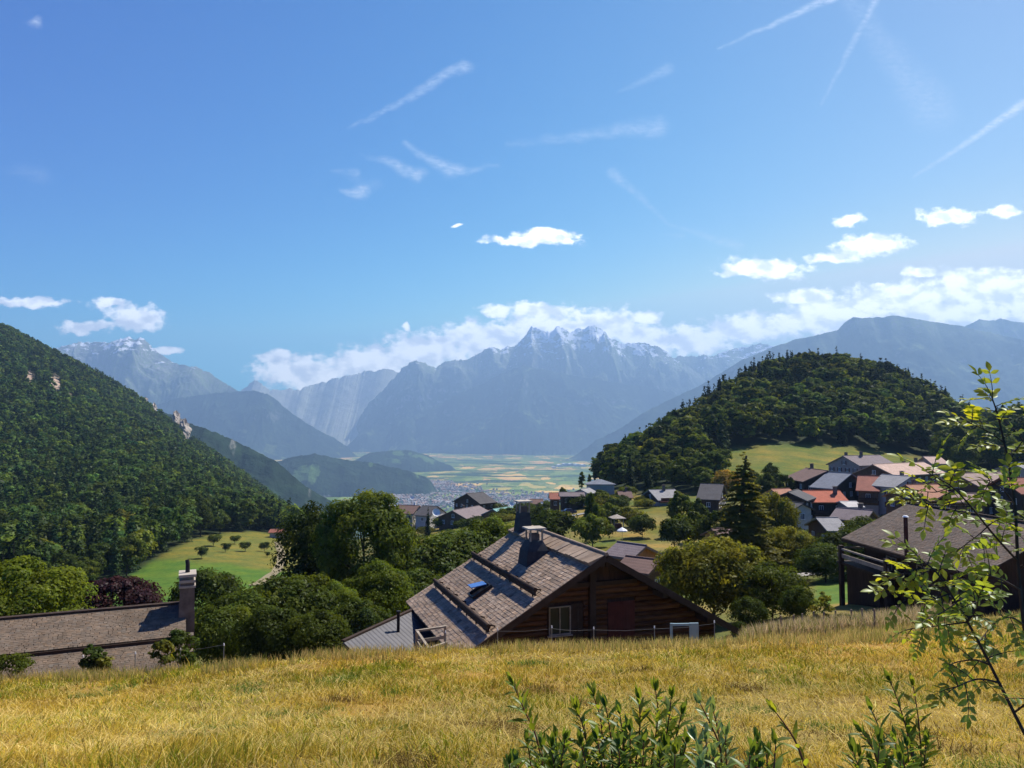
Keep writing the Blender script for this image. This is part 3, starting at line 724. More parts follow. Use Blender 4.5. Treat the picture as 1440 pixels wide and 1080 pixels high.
# ---- trees round the chalets, one by one
G1 = 'shrubs growing in the hedge left of the big chalet'
tree_px(K_BIG, 512, 684, 80, 'tall dark broadleaf tree, highest crown left of the big chalet', wide=.92)
tree_px(K_BIG2, 445, 704, 86, 'dark broadleaf tree just left of the tallest crown', wide=.85)
tree_px(K_BIG2, 560, 722, 92, 'dark tree on the right flank of the tallest crown, in front of the village roofs', wide=.6)
tree_px(K_GREEN, 532, 786, 62, 'bright green leafy tree in front of the tall dark trees', wide=.95)
tree_px(K_GREEN, 470, 815, 58, 'smaller bright green tree beside the hedge left of the chalet annex', wide=.9)
tree_px(K_BUSH, 410, 803, 57, 'round green shrub, highest in the hedge below the tall trees', wide=1.0)
tree_px(K_BUSHD, 345, 832, 52, 'dark green shrub in the hedge right of the stone chimney', wide=1.0)
tree_px(K_BUSH, 312, 846, 48, 'dense green shrub close beside the stone chimney of the left house', wide=.8)
tree_px(K_BUSHD, 292, 800, 66, 'narrow dark shrub behind the stone chimney of the left house', wide=.8)
tree_px(K_BUSHD, 382, 852, 46, 'low dark shrub in the hedge above the dry meadow', wide=.9)
tree_px(K_BUSH, 440, 858, 45, 'low green shrub in the hedge left of the corrugated roof', wide=.9)
tree_px(K_BUSHD, 505, 842, 53, 'dark shrub behind the corrugated roof', wide=.9)
tree_px(K_BUSHD, 612, 754, 88, 'dark shrub in the row behind the shingled roof, leftmost', wide=1.15)
tree_px(K_BUSHD, 648, 745, 92, 'olive shrub in the row behind the shingled roof, middle', wide=1.1)
tree_px(K_GREEN, 690, 726, 96, 'green leafy tree behind the shingled roof just left of its chimney', wide=1.0)
tree_px(K_BUSHD, 585, 800, 72, 'dark shrub tucked behind the left edge of the shingled roof', wide=1.0)
tree_px(K_LIME, 28, 783, 56, 'large light green tree behind the brown roof at the left', wide=1.0)
tree_px(K_PURP, 160, 806, 68, 'dark purple leaved tree behind the brown roof', wide=.98)
tree_px(K_CONB, 1045, 634, 92, 'tall olive conifer towering over the gardens before the village', wide=1.95)
tree_px(K_YEL, 1003, 752, 58, 'large round yellow green tree right of the chalet gable', wide=.98)
tree_px(K_BUSH, 1085, 790, 54, 'dense green shrub joined to the right of the round yellow green tree', wide=1.0)
tree_px(K_BUSHD, 1122, 822, 49, 'low dark leafy shrub at the edge of the lawn', wide=.75)
tree_px(K_BUSHD, 1052, 838, 49, 'dark shrub beneath the round yellow green tree near the eaves', wide=.9)
tree_px(K_BUSHD, 1040, 872, 46.5, 'small shrub beyond the right eaves of the chalet', wide=.8)
tree_px(K_BUSHD, 1195, 746, 92, 'dark shrub below the grey shed, left of the brown roof with the flue', wide=1.3)
tree_px(K_BUSH, 1228, 726, 98, 'green shrub rising behind the brown roof with the flue', wide=1.0)
tree_px(K_BUSHD, 1160, 764, 88, 'dark bush beside the grey track above the lawn', wide=1.2)
tree_px(K_YEL, 1105, 738, 96, 'olive thicket between the conifer and the grey shed', wide=.9)
tree_px(K_YEL, 1085, 690, 118, 'olive shrub right of the tall conifer below the orange roof', wide=.6)
tree_px(K_LITTLE, 948, 729, 124, 'small round tree with a bare trunk alone on the meadow', wide=1.0)
for args in ((K_MID[1], 832, 688, 150, 'narrow dark tree on the meadow before the hip roofed house', .42),
             (K_BSH[0], 833, 720, 140, 'round dark bush at the left of the meadow below the hip roofed house', 1.0),
             (K_BSH[1], 772, 712, 150, 'dark hedge bush on the slope behind the chimney', 1.1),
             (K_BSH[0], 856, 705, 165, 'green bush left of the pale garden shelter', 1.0),
             (K_BSH[3], 886, 712, 165, 'bush right of the pale garden shelter', 1.1),
             (K_BSH[1], 903, 722, 150, 'small dark clipped bush on the meadow below the red balcony', .9),
             (K_MID[0], 958, 688, 150, 'broad green tree right of the house with the red balcony', .75),
             (K_MID[3], 982, 700, 142, 'dark tree between the house with the red balcony and the conifer', .75),
             (K_BSH[0], 972, 716, 130, 'light green leafy bush at the head of the meadow', .75),
             (K_MID[1], 1008, 712, 120, 'dark tree just left of the tall conifer', .7),
             (K_MID[0], 1075, 662, 180, 'green tree behind the conifer at the foot of the field', .8),
             (K_MID[1], 1105, 664, 185, 'dark green tree at the foot of the field, left of the village', .7),
             (K_MID[0], 1125, 668, 200, 'tree at the upper left corner of the village', .55),
             (K_MID[2], 1092, 700, 140, 'bright tree before the orange brown roof', .5),
             (K_MIDC, 602, 712, 215, 'thin dark conifer standing before the long brown roofs', .75),
             (K_POP, 818, 660, 290, 'slender tree standing apart against the valley, left of the wooded hill', 1.0),
             (K_POP, 829, 664, 285, 'second slender tree beside the wooded hill', .8),
             (K_BSH[1], 690, 703, 300, 'dark bush behind the turquoise roof', 1.1),
             (K_BSH[1], 660, 716, 285, 'bush behind the grey pink roof', .9),
             (K_MID[0], 792, 684, 262, 'small tree above the long low roof', .8),
             (K_MID[2], 852, 656, 300, 'bright green tree at the left foot of the wooded hill', 1.0)):
    k, u, vt, y, lab, wd = args
    tree_px(k, u, vt, y, lab, wide=wd)
tree_px(K_OCH, 1022, 660, 205, 'ochre yellow tree above the dark grey steep roof', wide=.9)
# orchard on the left meadow
for u, vb, y, h in ((317, 780, 246, 4.2), (345, 776, 252, 4.6), (372, 772, 258, 4.0), (283, 792, 226, 5.5), (330, 766, 275, 4.0), (376, 785, 240, 2.2), (300, 772, 262, 5)):
    a, b = ray(u, vb); x = a*y
    put_tree(R.choice(K_ORCH), x, y, h*R.uniform(.6, .95), 'small orchard tree on the sunny meadow below the woods', 'orchard trees on the sunny left meadow', wide=1.1)
# low cover
for i in range(16):
    u = R.uniform(575, 720); y = R.uniform(95, 150); x = (u-720)/F*y
    put_tree(R.choice(K_BSH), x, y, R.uniform(2.2, 4.2), 'green bush on the slope below the grassy mound behind the shingled roof', 'bushes on the slope behind the shingled roof', name='bush', cat='bush', wide=1.4)
# garden trees along the gardens before the right village
for i in range(20):
    u = R.uniform(1060, 1235); y = R.uniform(96, 140); x = (u-720)/F*y
    if 1128 < u < 1200 and y > 112: continue
    put_tree(R.choice(K_BSH), x, y, R.uniform(2.4, 4.6), 'garden bush on the slope below the village roofs', 'bushes in the gardens below the village', name='bush', cat='bush', wide=1.3)
# trees at the foot of the field, above the tall conifer and the village
for i in range(26):
    u = R.uniform(1040, 1172); y = R.uniform(172, 236); x = (u-720)/F*y
    if y > 200+ (1172-u)*.28: continue
    put_tree(K_MID[R.choice((0, 1, 3, 1))], x, y, R.uniform(4, 7.5), 'broadleaf tree in the belt between the field and the village roofs', 'belt of trees between the field and the village', wide=1.1)
# woods edge trees at the right end of the field
for u, vt, y, w in ((1342, 596, 300, 1.2), (1368, 604, 296, 1.2), (1392, 590, 292, 1.2), (1415, 574, 310, 1.1), (1436, 566, 318, 1.2), (1330, 612, 286, 1.0), (1405, 612, 280, 1.1), (1460, 575, 305, 1.2), (1355, 622, 275, 1.1)):
    tree_px(K_MID[R.choice((1, 3, 0))], u, vt, y, 'dark broadleaf tree in the row behind the village houses at the right', group='row of trees behind the right village houses', wide=w)
# trees below the left woods, in front of the slope
rows = []
for i in range(400):
    u = R.uniform(-120, 415); y = 145+185*R.random()**1.2; x = (u-720)/F*y
    if not bool(forest_mask(np.array([x]), np.array([y]))[0]): continue
    if any((x-a)**2+(y-b)**2 < 5.4**2 for a, b in rows): continue
    rows.append((x, y))
    if len(rows) > 88: break
for x, y in rows:
    c = R.random()
    k = K_MIDC if c < .12 else K_MID[R.choice((0, 1, 1, 3, 3, 3, 4))]
    put_tree(k, x, y, (R.uniform(9, 15) if c > .12 else R.uniform(12, 17))*(.8 if y < 230 else 1),
             'dark conifer at the foot of the left mountainside' if c < .12 else 'broadleaf tree at the foot of the left mountainside behind the meadow',
             'conifers at the foot of the left mountainside' if c < .12 else 'broadleaf trees at the foot of the left mountainside')

# trees and bushes between the village houses
for (ua, ub, ya, yb, n, lab, grp) in ((1090, 1420, 126, 205, 26, 'garden bush growing between the village houses', 'bushes between the village houses'), (545, 770, 222, 282, 20, 'dark bush among the roofs behind the grassy mound', 'bushes among the roofs behind the mound'), (775, 960, 198, 236, 16, 'bush beside the houses above the middle meadow', 'bushes above the middle meadow')):
    for i in range(n):
        u = R.uniform(ua, ub); y = R.uniform(ya, yb); x = (u-720)/F*y
        put_tree(R.choice(K_BSH), x, y, R.uniform(2.4, 4.6), lab, grp, name='bush', cat='bush', wide=1.35)
for i in range(12):
    u = R.uniform(556, 730); y = R.uniform(208, 236); x = (u-720)/F*y
    put_tree(R.choice(K_BSH), x, y, R.uniform(2.2, 4.2), 'bush on the crest of the grassy mound before the roofs', 'bushes on the crest of the grassy mound', name='bush', cat='bush', wide=1.5)
# ---- woods: the nearest trees one by one, the rest as one mass
def scatter(x0, x1, y0, y1, step, umin, umax, g):
    xs = np.arange(x0, x1, step); ys = np.arange(y0, y1, step)
    X, Y = np.meshgrid(xs, ys); X = X.ravel()+g.uniform(-.42, .42, X.size)*step; Y = Y.ravel()+g.uniform(-.42, .42, Y.size)*step
    u = uof(X, Y); ok = (u > umin) & (u < umax) & forest_mask(X, Y)
    return X[ok], Y[ok]
g = np.random.default_rng(5)
hx, hy = scatter(30, 520, 225, 600, 9.0, 846, 1560, g)
# only the side of the hill that faces the meadow, and its crest
o = np.argsort(hy); hx, hy = hx[o], hy[o]
N_IND = max(0, 292-N_TREES)
hu = uof(hx, hy)
conif = (g.random(len(hx)) < np.where((hu < 1120) & (hy > 380), .5, .24))
hh = np.where(conif, np.where(hy > 420, g.uniform(16, 22, len(hx)), g.uniform(13, 18, len(hx))), g.uniform(10.5, 17, len(hx)))*np.where(hy < 300, .72, 1)
vis = np.where((hu > 860) & (hu < 1440))[0]
ind = set(vis[:N_IND].tolist())
for i in sorted(ind):
    if conif[i]: put_tree(K_FARC[R.choice((0, 1))], hx[i], hy[i], hh[i], 'dark conifer at the lower edge of the wooded hill', 'conifers at the lower edge of the wooded hill', parts=False, wide=R.uniform(.9, 1.2))
    else: put_tree(R.choice(K_FAR), hx[i], hy[i], hh[i], 'broadleaf tree at the lower edge of the wooded hill', 'broadleaf trees at the lower edge of the wooded hill', parts=False, wide=R.uniform(1.1, 1.4))

def forest_mesh(name, label, X, Y, Hh, con, nq, leaf0, seed, mats, broad=1.0):
    """many crowns in one mesh; the farther a tree stands the fewer and larger its leaf clumps"""
    g = np.random.default_rng(seed)
    Z = H(X, Y)
    V = []; Cc = []; MI = []
    lods = nq if isinstance(nq, tuple) else ((99999, nq, leaf0),)
    sets = []
    for (ym, nn, lf) in lods:
        protos = []; protc = []
        for i in range(6):
            v, f, c, _, _ = crown_round(seed+i, 12, 4.6, .3, 20, nn, lf, lump=.40, tintvar=.3); protos.append((v/12, c))
        for i in range(3):
            v, f, c = crown_conifer(seed+20+i, 15, 2.7, .3, 34, int(nn*.8), lf*.85); protc.append((v/15, c))
        sets.append((ym, protos, protc))
    for i in range(len(X)):
        protos, protc = next((a, b) for ym, a, b in sets if Y[i] < ym)
        v, c = protc[g.integers(3)] if con[i] else protos[g.integers(6)]
        a = g.uniform(0, 2*PI); ca, sa = math.cos(a), math.sin(a); h = Hh[i]; w = h*(g.uniform(.9, 1.2) if con[i] else g.uniform(1.05, 1.45)*broad)
        V.append(np.stack([(v[:, 0]*ca-v[:, 1]*sa)*w+X[i], (v[:, 0]*sa+v[:, 1]*ca)*w+Y[i], v[:, 2]*h+Z[i]], 1))
        b = g.uniform(.5, 1.7); hu = g.normal()*.13
        Cc.append(c*b*np.array([1+hu*1.2, 1+hu*.4, 1-hu*.4])); MI.append(np.full(len(v)//4, 1 if con[i] else (2 if g.random() < .3 else 0)))
    V = np.concatenate(V); Cc = np.concatenate(Cc); MI = np.concatenate(MI)
    me = np_mesh(name, V, [np.arange(len(V)).reshape(-1, 4)], np.clip(Cc, .05, 3), mats, False, MI)
    return tag(link(name, me), label, 'forest', kind='stuff')
rest = np.array([i for i in range(len(hx)) if i not in ind])
forest_mesh('wood', 'dense mixed wood covering the round hill above the village', hx[rest], hy[rest], hh[rest], conif[rest], 620, .75, 300, [M_LEAF, M_NEEDLE, M_LEAF_D])
parts_x, parts_y = [], []
for (ya, yb, st) in ((150, 330, 6.4), (330, 520, 6.6), (520, 850, 7.2), (850, 1420, 8.4)):
    x, y = scatter(-1250, -60, ya, yb, st, -130, 436, g); parts_x.append(x); parts_y.append(y)
fx, fy = np.concatenate(parts_x), np.concatenate(parts_y)
keep = np.array([not any((fx[i]-a)**2+(fy[i]-b)**2 < 22 for a, b in rows) if fy[i] < 335 else True for i in range(len(fx))])
fx, fy = fx[keep], fy[keep]
fcon = g.random(len(fx)) < np.clip(.38+.5*fbm(fx/90, fy/90, 3, 12), .08, .8)
fh = np.where(fcon, g.uniform(13, 20, len(fx)), g.uniform(10, 16, len(fx)))
# bare crags on the slope
def crag(u, v): return ((u-262)/13)**2+((v-600)/24)**2 < 1
fu = uof(fx, fy); fv = 597-F*H(fx, fy)/fy
ok = np.ones(len(fx), bool)
for (cu, cv, su, sv, sl) in CRAGS: ok &= ~((((fu-cu-(fv-cv-6)*sl)/(su+1))**2+((fv-cv-6)/(sv+5))**2 < 1) & (fy > 700))
forest_mesh('forest', 'dense mixed forest covering the steep mountainside on the left', fx[ok], fy[ok], fh[ok], fcon[ok], ((340, 700, .55), (620, 330, .8), (9999, 170, 1.15)), 0, 340, [M_FOR, M_NEEDLE, M_FOR2], .82)
print('trees', N_TREES, 'wood', len(rest), 'forest', len(fx))
# ------------------------------------------------------------------ building materials
M_SHINGLE = simple_mat('shingles_weathered', (.29, .21, .145), .85, .28, 2.2, .3)
M_SHINGLE_D = simple_mat('shingles_brown', (.13, .098, .075), .85, .22, 2.5, .3)
M_SHINGLE_L = simple_mat('shingles_grey_brown', (.155, .115, .080), .85, .26, 2.5, .3)
M_LOG = simple_mat('dark_logs', (.105, .047, .021), .75, .35, 1.5, .4, stretch=(1, 1, 6))
M_BOARD = simple_mat('dark_boards', (.055, .032, .021), .8, .35, 2, .4, stretch=(8, 8, 1))
M_TIMBER = simple_mat('dark_timber', (.05, .032, .022), .8, .3, 3, .3)
M_TIMBER_L = simple_mat('silvered_timber', (.30, .25, .19), .85, .3, 4, .4)
M_REDWOOD = simple_mat('red_brown_shutter', (.10, .030, .022), .7, .2, 3)
M_CONC = simple_mat('pale_concrete', (.38, .33, .265), .9, .2, 3, .4)
M_RENDER_D = simple_mat('dark_slate_cladding', (.045, .048, .05), .8, .3, 4, .3)
M_STONE = simple_mat('chimney_stone', (.15, .12, .10), .9, .35, 3, .6)
M_STONE_D = simple_mat('dark_stone', (.12, .10, .085), .9, .35, 3, .6)
M_METAL_D = simple_mat('dark_metal', (.035, .03, .03), .5, .2, 5, 0, .5)
M_RUST = simple_mat('rusty_flue', (.075, .028, .022), .7, .3, 6)
M_WHITE = simple_mat('white_paint', (.78, .77, .73), .6, .06, 5)
M_PALEBLUE = simple_mat('pale_blue_paint', (.25, .35, .38), .6, .1, 4)
M_WIRE = simple_mat('wire', (.24, .24, .24), .5, .1, 5, 0, .3)
M_POST = simple_mat('post_wood', (.26, .20, .14), .9, .3, 8, .5)
def glass_mat(name, c, rough=.08):
    m, t, bs = material(name)
    tc = t.new('ShaderNodeTexCoord'); n = t.noise(tc.outputs['Object'], .8, 2)
    t.set(bs.inputs['Base Color'], t.ramp(n, [(.3, tuple(x*.7 for x in c)), (.7, tuple(x*1.3 for x in c))]))
    bs.inputs['Roughness'].default_value = rough; bs.inputs['Specular IOR Level'].default_value = .35
    return m
M_GLASS = glass_mat('window_glass', (.012, .014, .017), .3)
M_SKYGLASS = glass_mat('skylight_glass_painted_sky', (.05, .12, .34), .04)  # blue base colour stands in for the sky reflected in the pane
def corrugated_mat():
    m, t, bs = material('corrugated_metal')
    tc = t.new('ShaderNodeTexCoord'); n = t.noise(tc.outputs['Object'], 1.2, 5); n2 = t.noise(tc.outputs['Object'], 14, 2)
    col = t.ramp(t.m('ADD', t.m('MULTIPLY', n, .7), t.m('MULTIPLY', n2, .3)), [(.3, (.05,.047,.05)), (.7, (.09,.085,.088))])
    t.set(bs.inputs['Base Color'], col); bs.inputs['Roughness'].default_value = .6; bs.inputs['Metallic'].default_value = .25
    return m
M_CORR = corrugated_mat()

_mats = {}
def wallm(c, kind='plaster'):
    k = (c, kind)
    if k not in _mats:
        _mats[k] = simple_mat('wall_'+kind, c, .9, .14 if kind == 'plaster' else .3, 1.2, .2, stretch=None if kind == 'plaster' else (6, 6, 1))
    return _mats[k]
def roofm(c):
    k = (c, 'roof')
    if k not in _mats:
        m, t, bs = material('roof_tiles')
        tc = t.new('ShaderNodeTexCoord'); v = tc.outputs['Object']
        n = t.noise(v, .8, 5, .65); n2 = t.noise(v, 4.5, 3, .6)
        sp = t.new('ShaderNodeSeparateXYZ'); t.l.new(v, sp.inputs[0])
        row = t.m('FRACT', t.m('MULTIPLY', sp.outputs[2], 6.0))
        f = t.m('ADD', t.m('ADD', t.m('MULTIPLY', n, .5), t.m('MULTIPLY', n2, .32)), t.m('MULTIPLY', row, .18))
        col = t.ramp(f, [(.25, tuple(x*.55 for x in c)), (.5, c), (.78, tuple(min(1, x*1.4) for x in c))])
        t.set(bs.inputs['Base Color'], col); bs.inputs['Roughness'].default_value = .85; bs.inputs['Specular IOR Level'].default_value = .2
        b = t.new('ShaderNodeBump'); b.inputs['Strength'].default_value = .6; b.inputs['Distance'].default_value = .05
        t.set(b.inputs['Height'], row); t.l.new(b.outputs[0], bs.inputs['Normal'])
        _mats[k] = m
    return _mats[k]

def shingle_field(mb, P0, along, down, nrm, L, S, tw, tl, g, var=.22, lift=.03, keep=None, rag=.02):
    """rows of overlapping shingles on a roof plane: P0 top corner, along and down are unit vectors"""
    rows = int(S/tl); n = int(L/tw)
    for r in range(rows):
        off = (r % 2)*.5*tw + g.uniform(-.05, .05)
        rb = g.uniform(.93, 1.07)
        for c in range(-1, n+1):
            a0 = max(0, c*tw+off+g.uniform(-.02, .02)); a1 = min(L, (c+1)*tw+off-.012)
            if a1-a0 < .04: continue
            d0 = r*tl-.05; d1 = (r+1)*tl+g.uniform(-rag, rag)
            mid = P0+along*((a0+a1)/2)+down*((d0+d1)/2)
            if keep and not keep((a0+a1)/2, (d0+d1)/2): continue
            l = lift*g.uniform(.7, 1.5)
            k = rb*(1+g.gauss(0, var)); k = max(.45, min(1.7, k)); w = g.gauss(0, .035)
            mb.cur = (k*(1+w), k, k*(1-w))
            A = P0+along*a0+down*d0+nrm*.006; B = P0+along*a1+down*d0+nrm*.006
            Cc = P0+along*a1+down*d1+nrm*l; D = P0+along*a0+down*d1+nrm*l
            lo = nrm*(-l-.02)
            mb.add([A, B, Cc, D, Cc+lo, D+lo, A+lo*.3, B+lo*.3], [(0, 3, 2, 1), (3, 5, 4, 2), (0, 6, 5, 3), (1, 2, 4, 7)])
    mb.cur = (1, 1, 1)

def window(parent, frame_me, pane_me, loc, rz, extra=None):
    f = link('window', frame_me, parent); f.location = loc; f.rotation_euler = (0, 0, rz)
    p = link('pane', pane_me, f)
    return f
def window_meshes(w, h, fm, sh=None, sill=True):
    """frame mesh in the x-z plane, facing -y, with its glass as another mesh"""
    mb = MB(); t = .06
    mb.box((-w/2+t/2, -.03, 0), (t, .1, h)); mb.box((w/2-t/2, -.03, 0), (t, .1, h))
    mb.box((0, -.03, h/2-t/2), (w-2*t, .1, t)); mb.box((0, -.03, -h/2+t/2), (w-2*t, .1, t)); mb.box((0, -.03, 0), (.06, .09, h-2*t))
    if sill: mb.box((0, -.06, -h/2-.04), (w+.16, .2, .06))
    mats = [fm]
    if sh:
        mb.mat = 1; mats.append(sh)
        for s in (-1, 1): mb.box((s*(w*.5+w*.24+.02), -.04, 0), (w*.46, .05, h))
    pb = MB(); pb.box((0, .01, 0), (w-2*t, .02, h-2*t))
    return mb.mesh('window', mats), pb.mesh('pane', M_GLASS)
_wm = {}
def wmesh(w, h, fm, sh=None):
    k = (round(w, 2), round(h, 2), fm.name, sh.name if sh else '')
    if k not in _wm: _wm[k] = window_meshes(w, h, fm, sh)
    return _wm[k]

def gable_house(name, label, cat, loc, rz, L, wl, wr, tl, tr, hr, roof, wall, ov=.7, og=.7, group=None, low=None, low_h=0, chimneys=((.5, -.3),), storeys=2, wins=True,
                frame=None, shutter=None, hip=0, skylight=None, dish=False, balcony=None, ch_mat=None):
    """local axes: X across the ridge, Y along it; z = 0 at the foot, ridge at z = hr; tl, tr slopes (rise per metre) left and right"""
    e = empty(name, loc, rz, label, cat, group)
    zl, zr = hr-wl*tl-.05, hr-wr*tr-.05
    mb = MB(); b = -2.5
    if hip:
        mb.box((0, L/2, (b+min(zl, zr))/2), (wl+wr, L, min(zl, zr)-b))
    else:
        mb.prism([(-wl, b), (wr, b), (wr, zr), (0, hr-.08), (-wl, zl)], 'y', 0, L)
    mb.build('wall', wall, e)
    if low:
        m2 = MB(); m2.box((0, L/2, (b+low_h)/2), (wl+wr+.16, L+.16, low_h-b)); m2.build('lower_wall', low, e)
    rb = MB(); th = .2
    if hip:
        h = hip; o = ov
        z0l, z0r = hr-(wl+o)*tl, hr-(wr+o)*tr
        V = [(-wl-o, -o, z0l), (wr+o, -o, z0r), (wr+o, L+o, z0r), (-wl-o, L+o, z0l), (0, h, hr), (0, L-h, hr)]
        V2 = [(x, y, z-.18) for x, y, z in V[:4]]
        rb.add(V+V2, [(0, 1, 4), (1, 2, 5, 4), (2, 3, 5), (3, 0, 4, 5), (0, 6, 7, 1), (1, 7, 8, 2), (2, 8, 9, 3), (3, 9, 6, 0), (6, 9, 8, 7)])
    else:
        for sgn, w, t in ((-1, wl, tl), (1, wr, tr)):
            x1 = sgn*(w+ov); z1 = hr-(w+ov)*t
            poly = [(0, hr+.02), (x1, z1+.02), (x1, z1-th), (0, hr-th)]
            if sgn > 0: poly = poly[::-1]
            rb.prism(poly, 'y', -og-(.004 if sgn > 0 else 0), L+og)
        rb.tube([(0, -og, hr+.03), (0, L+og, hr+.03)], .11, 6)
    ro = rb.build('roof', roof, e)
    for (fy, fx) in chimneys:
        cx = fx*(wl if fx < 0 else wr); cy = fy*L; cz = hr-abs(cx)*(tl if fx < 0 else tr)
        cb = MB(); cb.box((cx, cy, cz+.35), (.65, .65, 1.9)); cb.box((cx, cy, cz+1.34), (.82, .82, .08)); cb.box((cx, cy, cz+1.43), (.4, .4, .1)); cb.box((cx, cy, cz+1.51), (.85, .85, .06))
        cb.build('chimney', ch_mat or M_STONE_D, ro)
    if skylight:
        for (fy, fx) in skylight:
            cx = fx*(wl if fx < 0 else wr); cy = fy*L; t = tl if fx < 0 else tr; cz = hr-abs(cx)*t
            rot = Matrix.Rotation(math.atan(t)*(-1 if fx < 0 else 1), 3, 'Y')
            s = MB(); s.box((cx, cy, cz+.08), (1.1, .9, .12), rot); so = s.build('skylight', M_METAL_D, ro)
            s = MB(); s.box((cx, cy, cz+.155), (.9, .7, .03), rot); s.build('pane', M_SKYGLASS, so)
    if balcony:
        side, z0, dep, bm = balcony
        if z0 is None: z0 = (zr if side == 'right' else zl)-2.75
        bb = MB()
        if side == 'front':
            bb.box((0, -dep/2, z0), (wl+wr, dep, .14)); bb.box((0, -dep, z0+.55), (wl+wr, .06, .85)); bb.box((0, -dep, z0+1.02), (wl+wr+.1, .12, .08))
        else:
            sg = -1 if side == 'left' else 1; w = wl if sg < 0 else wr
            bb.box((sg*(w+dep/2), L/2, z0), (dep, L, .14)); bb.box((sg*(w+dep), L/2, z0+.55), (.06, L, .85)); bb.box((sg*(w+dep), L/2, z0+1.02), (.12, L+.1, .08))
        bb.build('balcony', bm, e)
    if wins:
        R2 = Matrix.Rotation(rz, 3, 'Z'); fm = frame or M_WHITE
        fme, pme = wmesh(.9, 1.1, fm, shutter)
        sides = [((0, -1, 0), 'f', wl+wr), ((0, 1, 0), 'b', wl+wr), ((-1, 0, 0), 'l', L), ((1, 0, 0), 'r', L)]
        ctr = Vector(loc)
        for nv, sd, wdt in sides:
            wn = R2 @ Vector(nv)
            view = Vector((ctr.x, ctr.y, 0)).normalized()
            if wn.dot(view) > -.08: continue
            nw = max(1, int(wdt/2.9))
            for st in range(storeys):
                zc = (1.5+2.7*st) if sd in 'fb' else None
                top = (min(zl, zr) if sd in 'fb' else (zl if sd == 'l' else zr))
                zc = top-1.45-2.7*st
                if zc < -.5: continue
                for i in range(nw):
                    a = (i+.5)/nw
                    if sd == 'f': p = (-wl+a*(wl+wr), -.012, zc); ra = 0
                    elif sd == 'b': p = (-wl+a*(wl+wr), L+.012, zc); ra = PI
                    elif sd == 'l': p = (-wl-.012, a*L, zc); ra = -PI/2
                    else: p = (wr+.012, a*L, zc); ra = PI/2
                    if low and zc-.7 < low_h:
                        p = (p[0]+(.085 if sd == 'r' else -.085 if sd == 'l' else 0), p[1]+(-.085 if sd == 'f' else .085 if sd == 'b' else 0), p[2])
                    window(e, fme, pme, p, ra)
            if sd in 'fb' and hr-max(zl, zr) > 1.8 and not hip:
                window(e, fme, pme, (0, -.012 if sd == 'f' else L+.012, max(zl, zr)+.35), 0 if sd == 'f' else PI)
    return e

def house_ridge(name, label, u1, v1, u2, v2, ve, y, roof, wall, tilt=.42, right=None, drop=5.5, **kw):
    """place a house by the picture points of its ridge ends; ve is the picture row of its near eaves"""
    um, vm = (u1+u2)/2, (v1+v2)/2
    z = tanv(vm)*y
    y1 = min(max(z/tanv(v1), y-7), y+7); y2 = min(max(z/tanv(v2), y-7), y+7)
    A = Vector((ray(u1, v1)[0]*y1, y1, z)); B = Vector((ray(u2, v2)[0]*y2, y2, z))
    d = B-A; L = d.length; d.normalize()
    # local Y runs from A to B; local X = d x up ; near side must be the one toward the camera
    ang = math.atan2(d.y, d.x)-PI/2
    X = Vector((math.cos(ang), math.sin(ang), 0))
    near_right = X.dot(Vector((-A.x, -A.y, 0))) > 0
    w = max(2.2, (tanv(vm)-tanv(ve))*y/(tilt - (tanv(vm)))) if ve else right
    far = kw.pop('far', None) or w
    if kw.pop('bal', False): kw['balcony'] = ('right' if near_right else 'left', None, 1.1, M_BOARD)
    ov = kw.pop('ov', .6); w = max(1.8, w-ov)
    wl, wr = (far, w) if near_right else (w, far)
    M = (A+B)/2; g = min(Hs(A.x, A.y), Hs(B.x, B.y))
    base = min(g, z-3.0)
    hr = z-base
    og = kw.pop('og', .5)
    start = A + d*og
    return gable_house(name, label, 'house', (start.x, start.y, base), ang, max(2.5, L-2*og), wl, wr, tilt, tilt, hr, roof, wall, ov=ov, og=og, **kw)

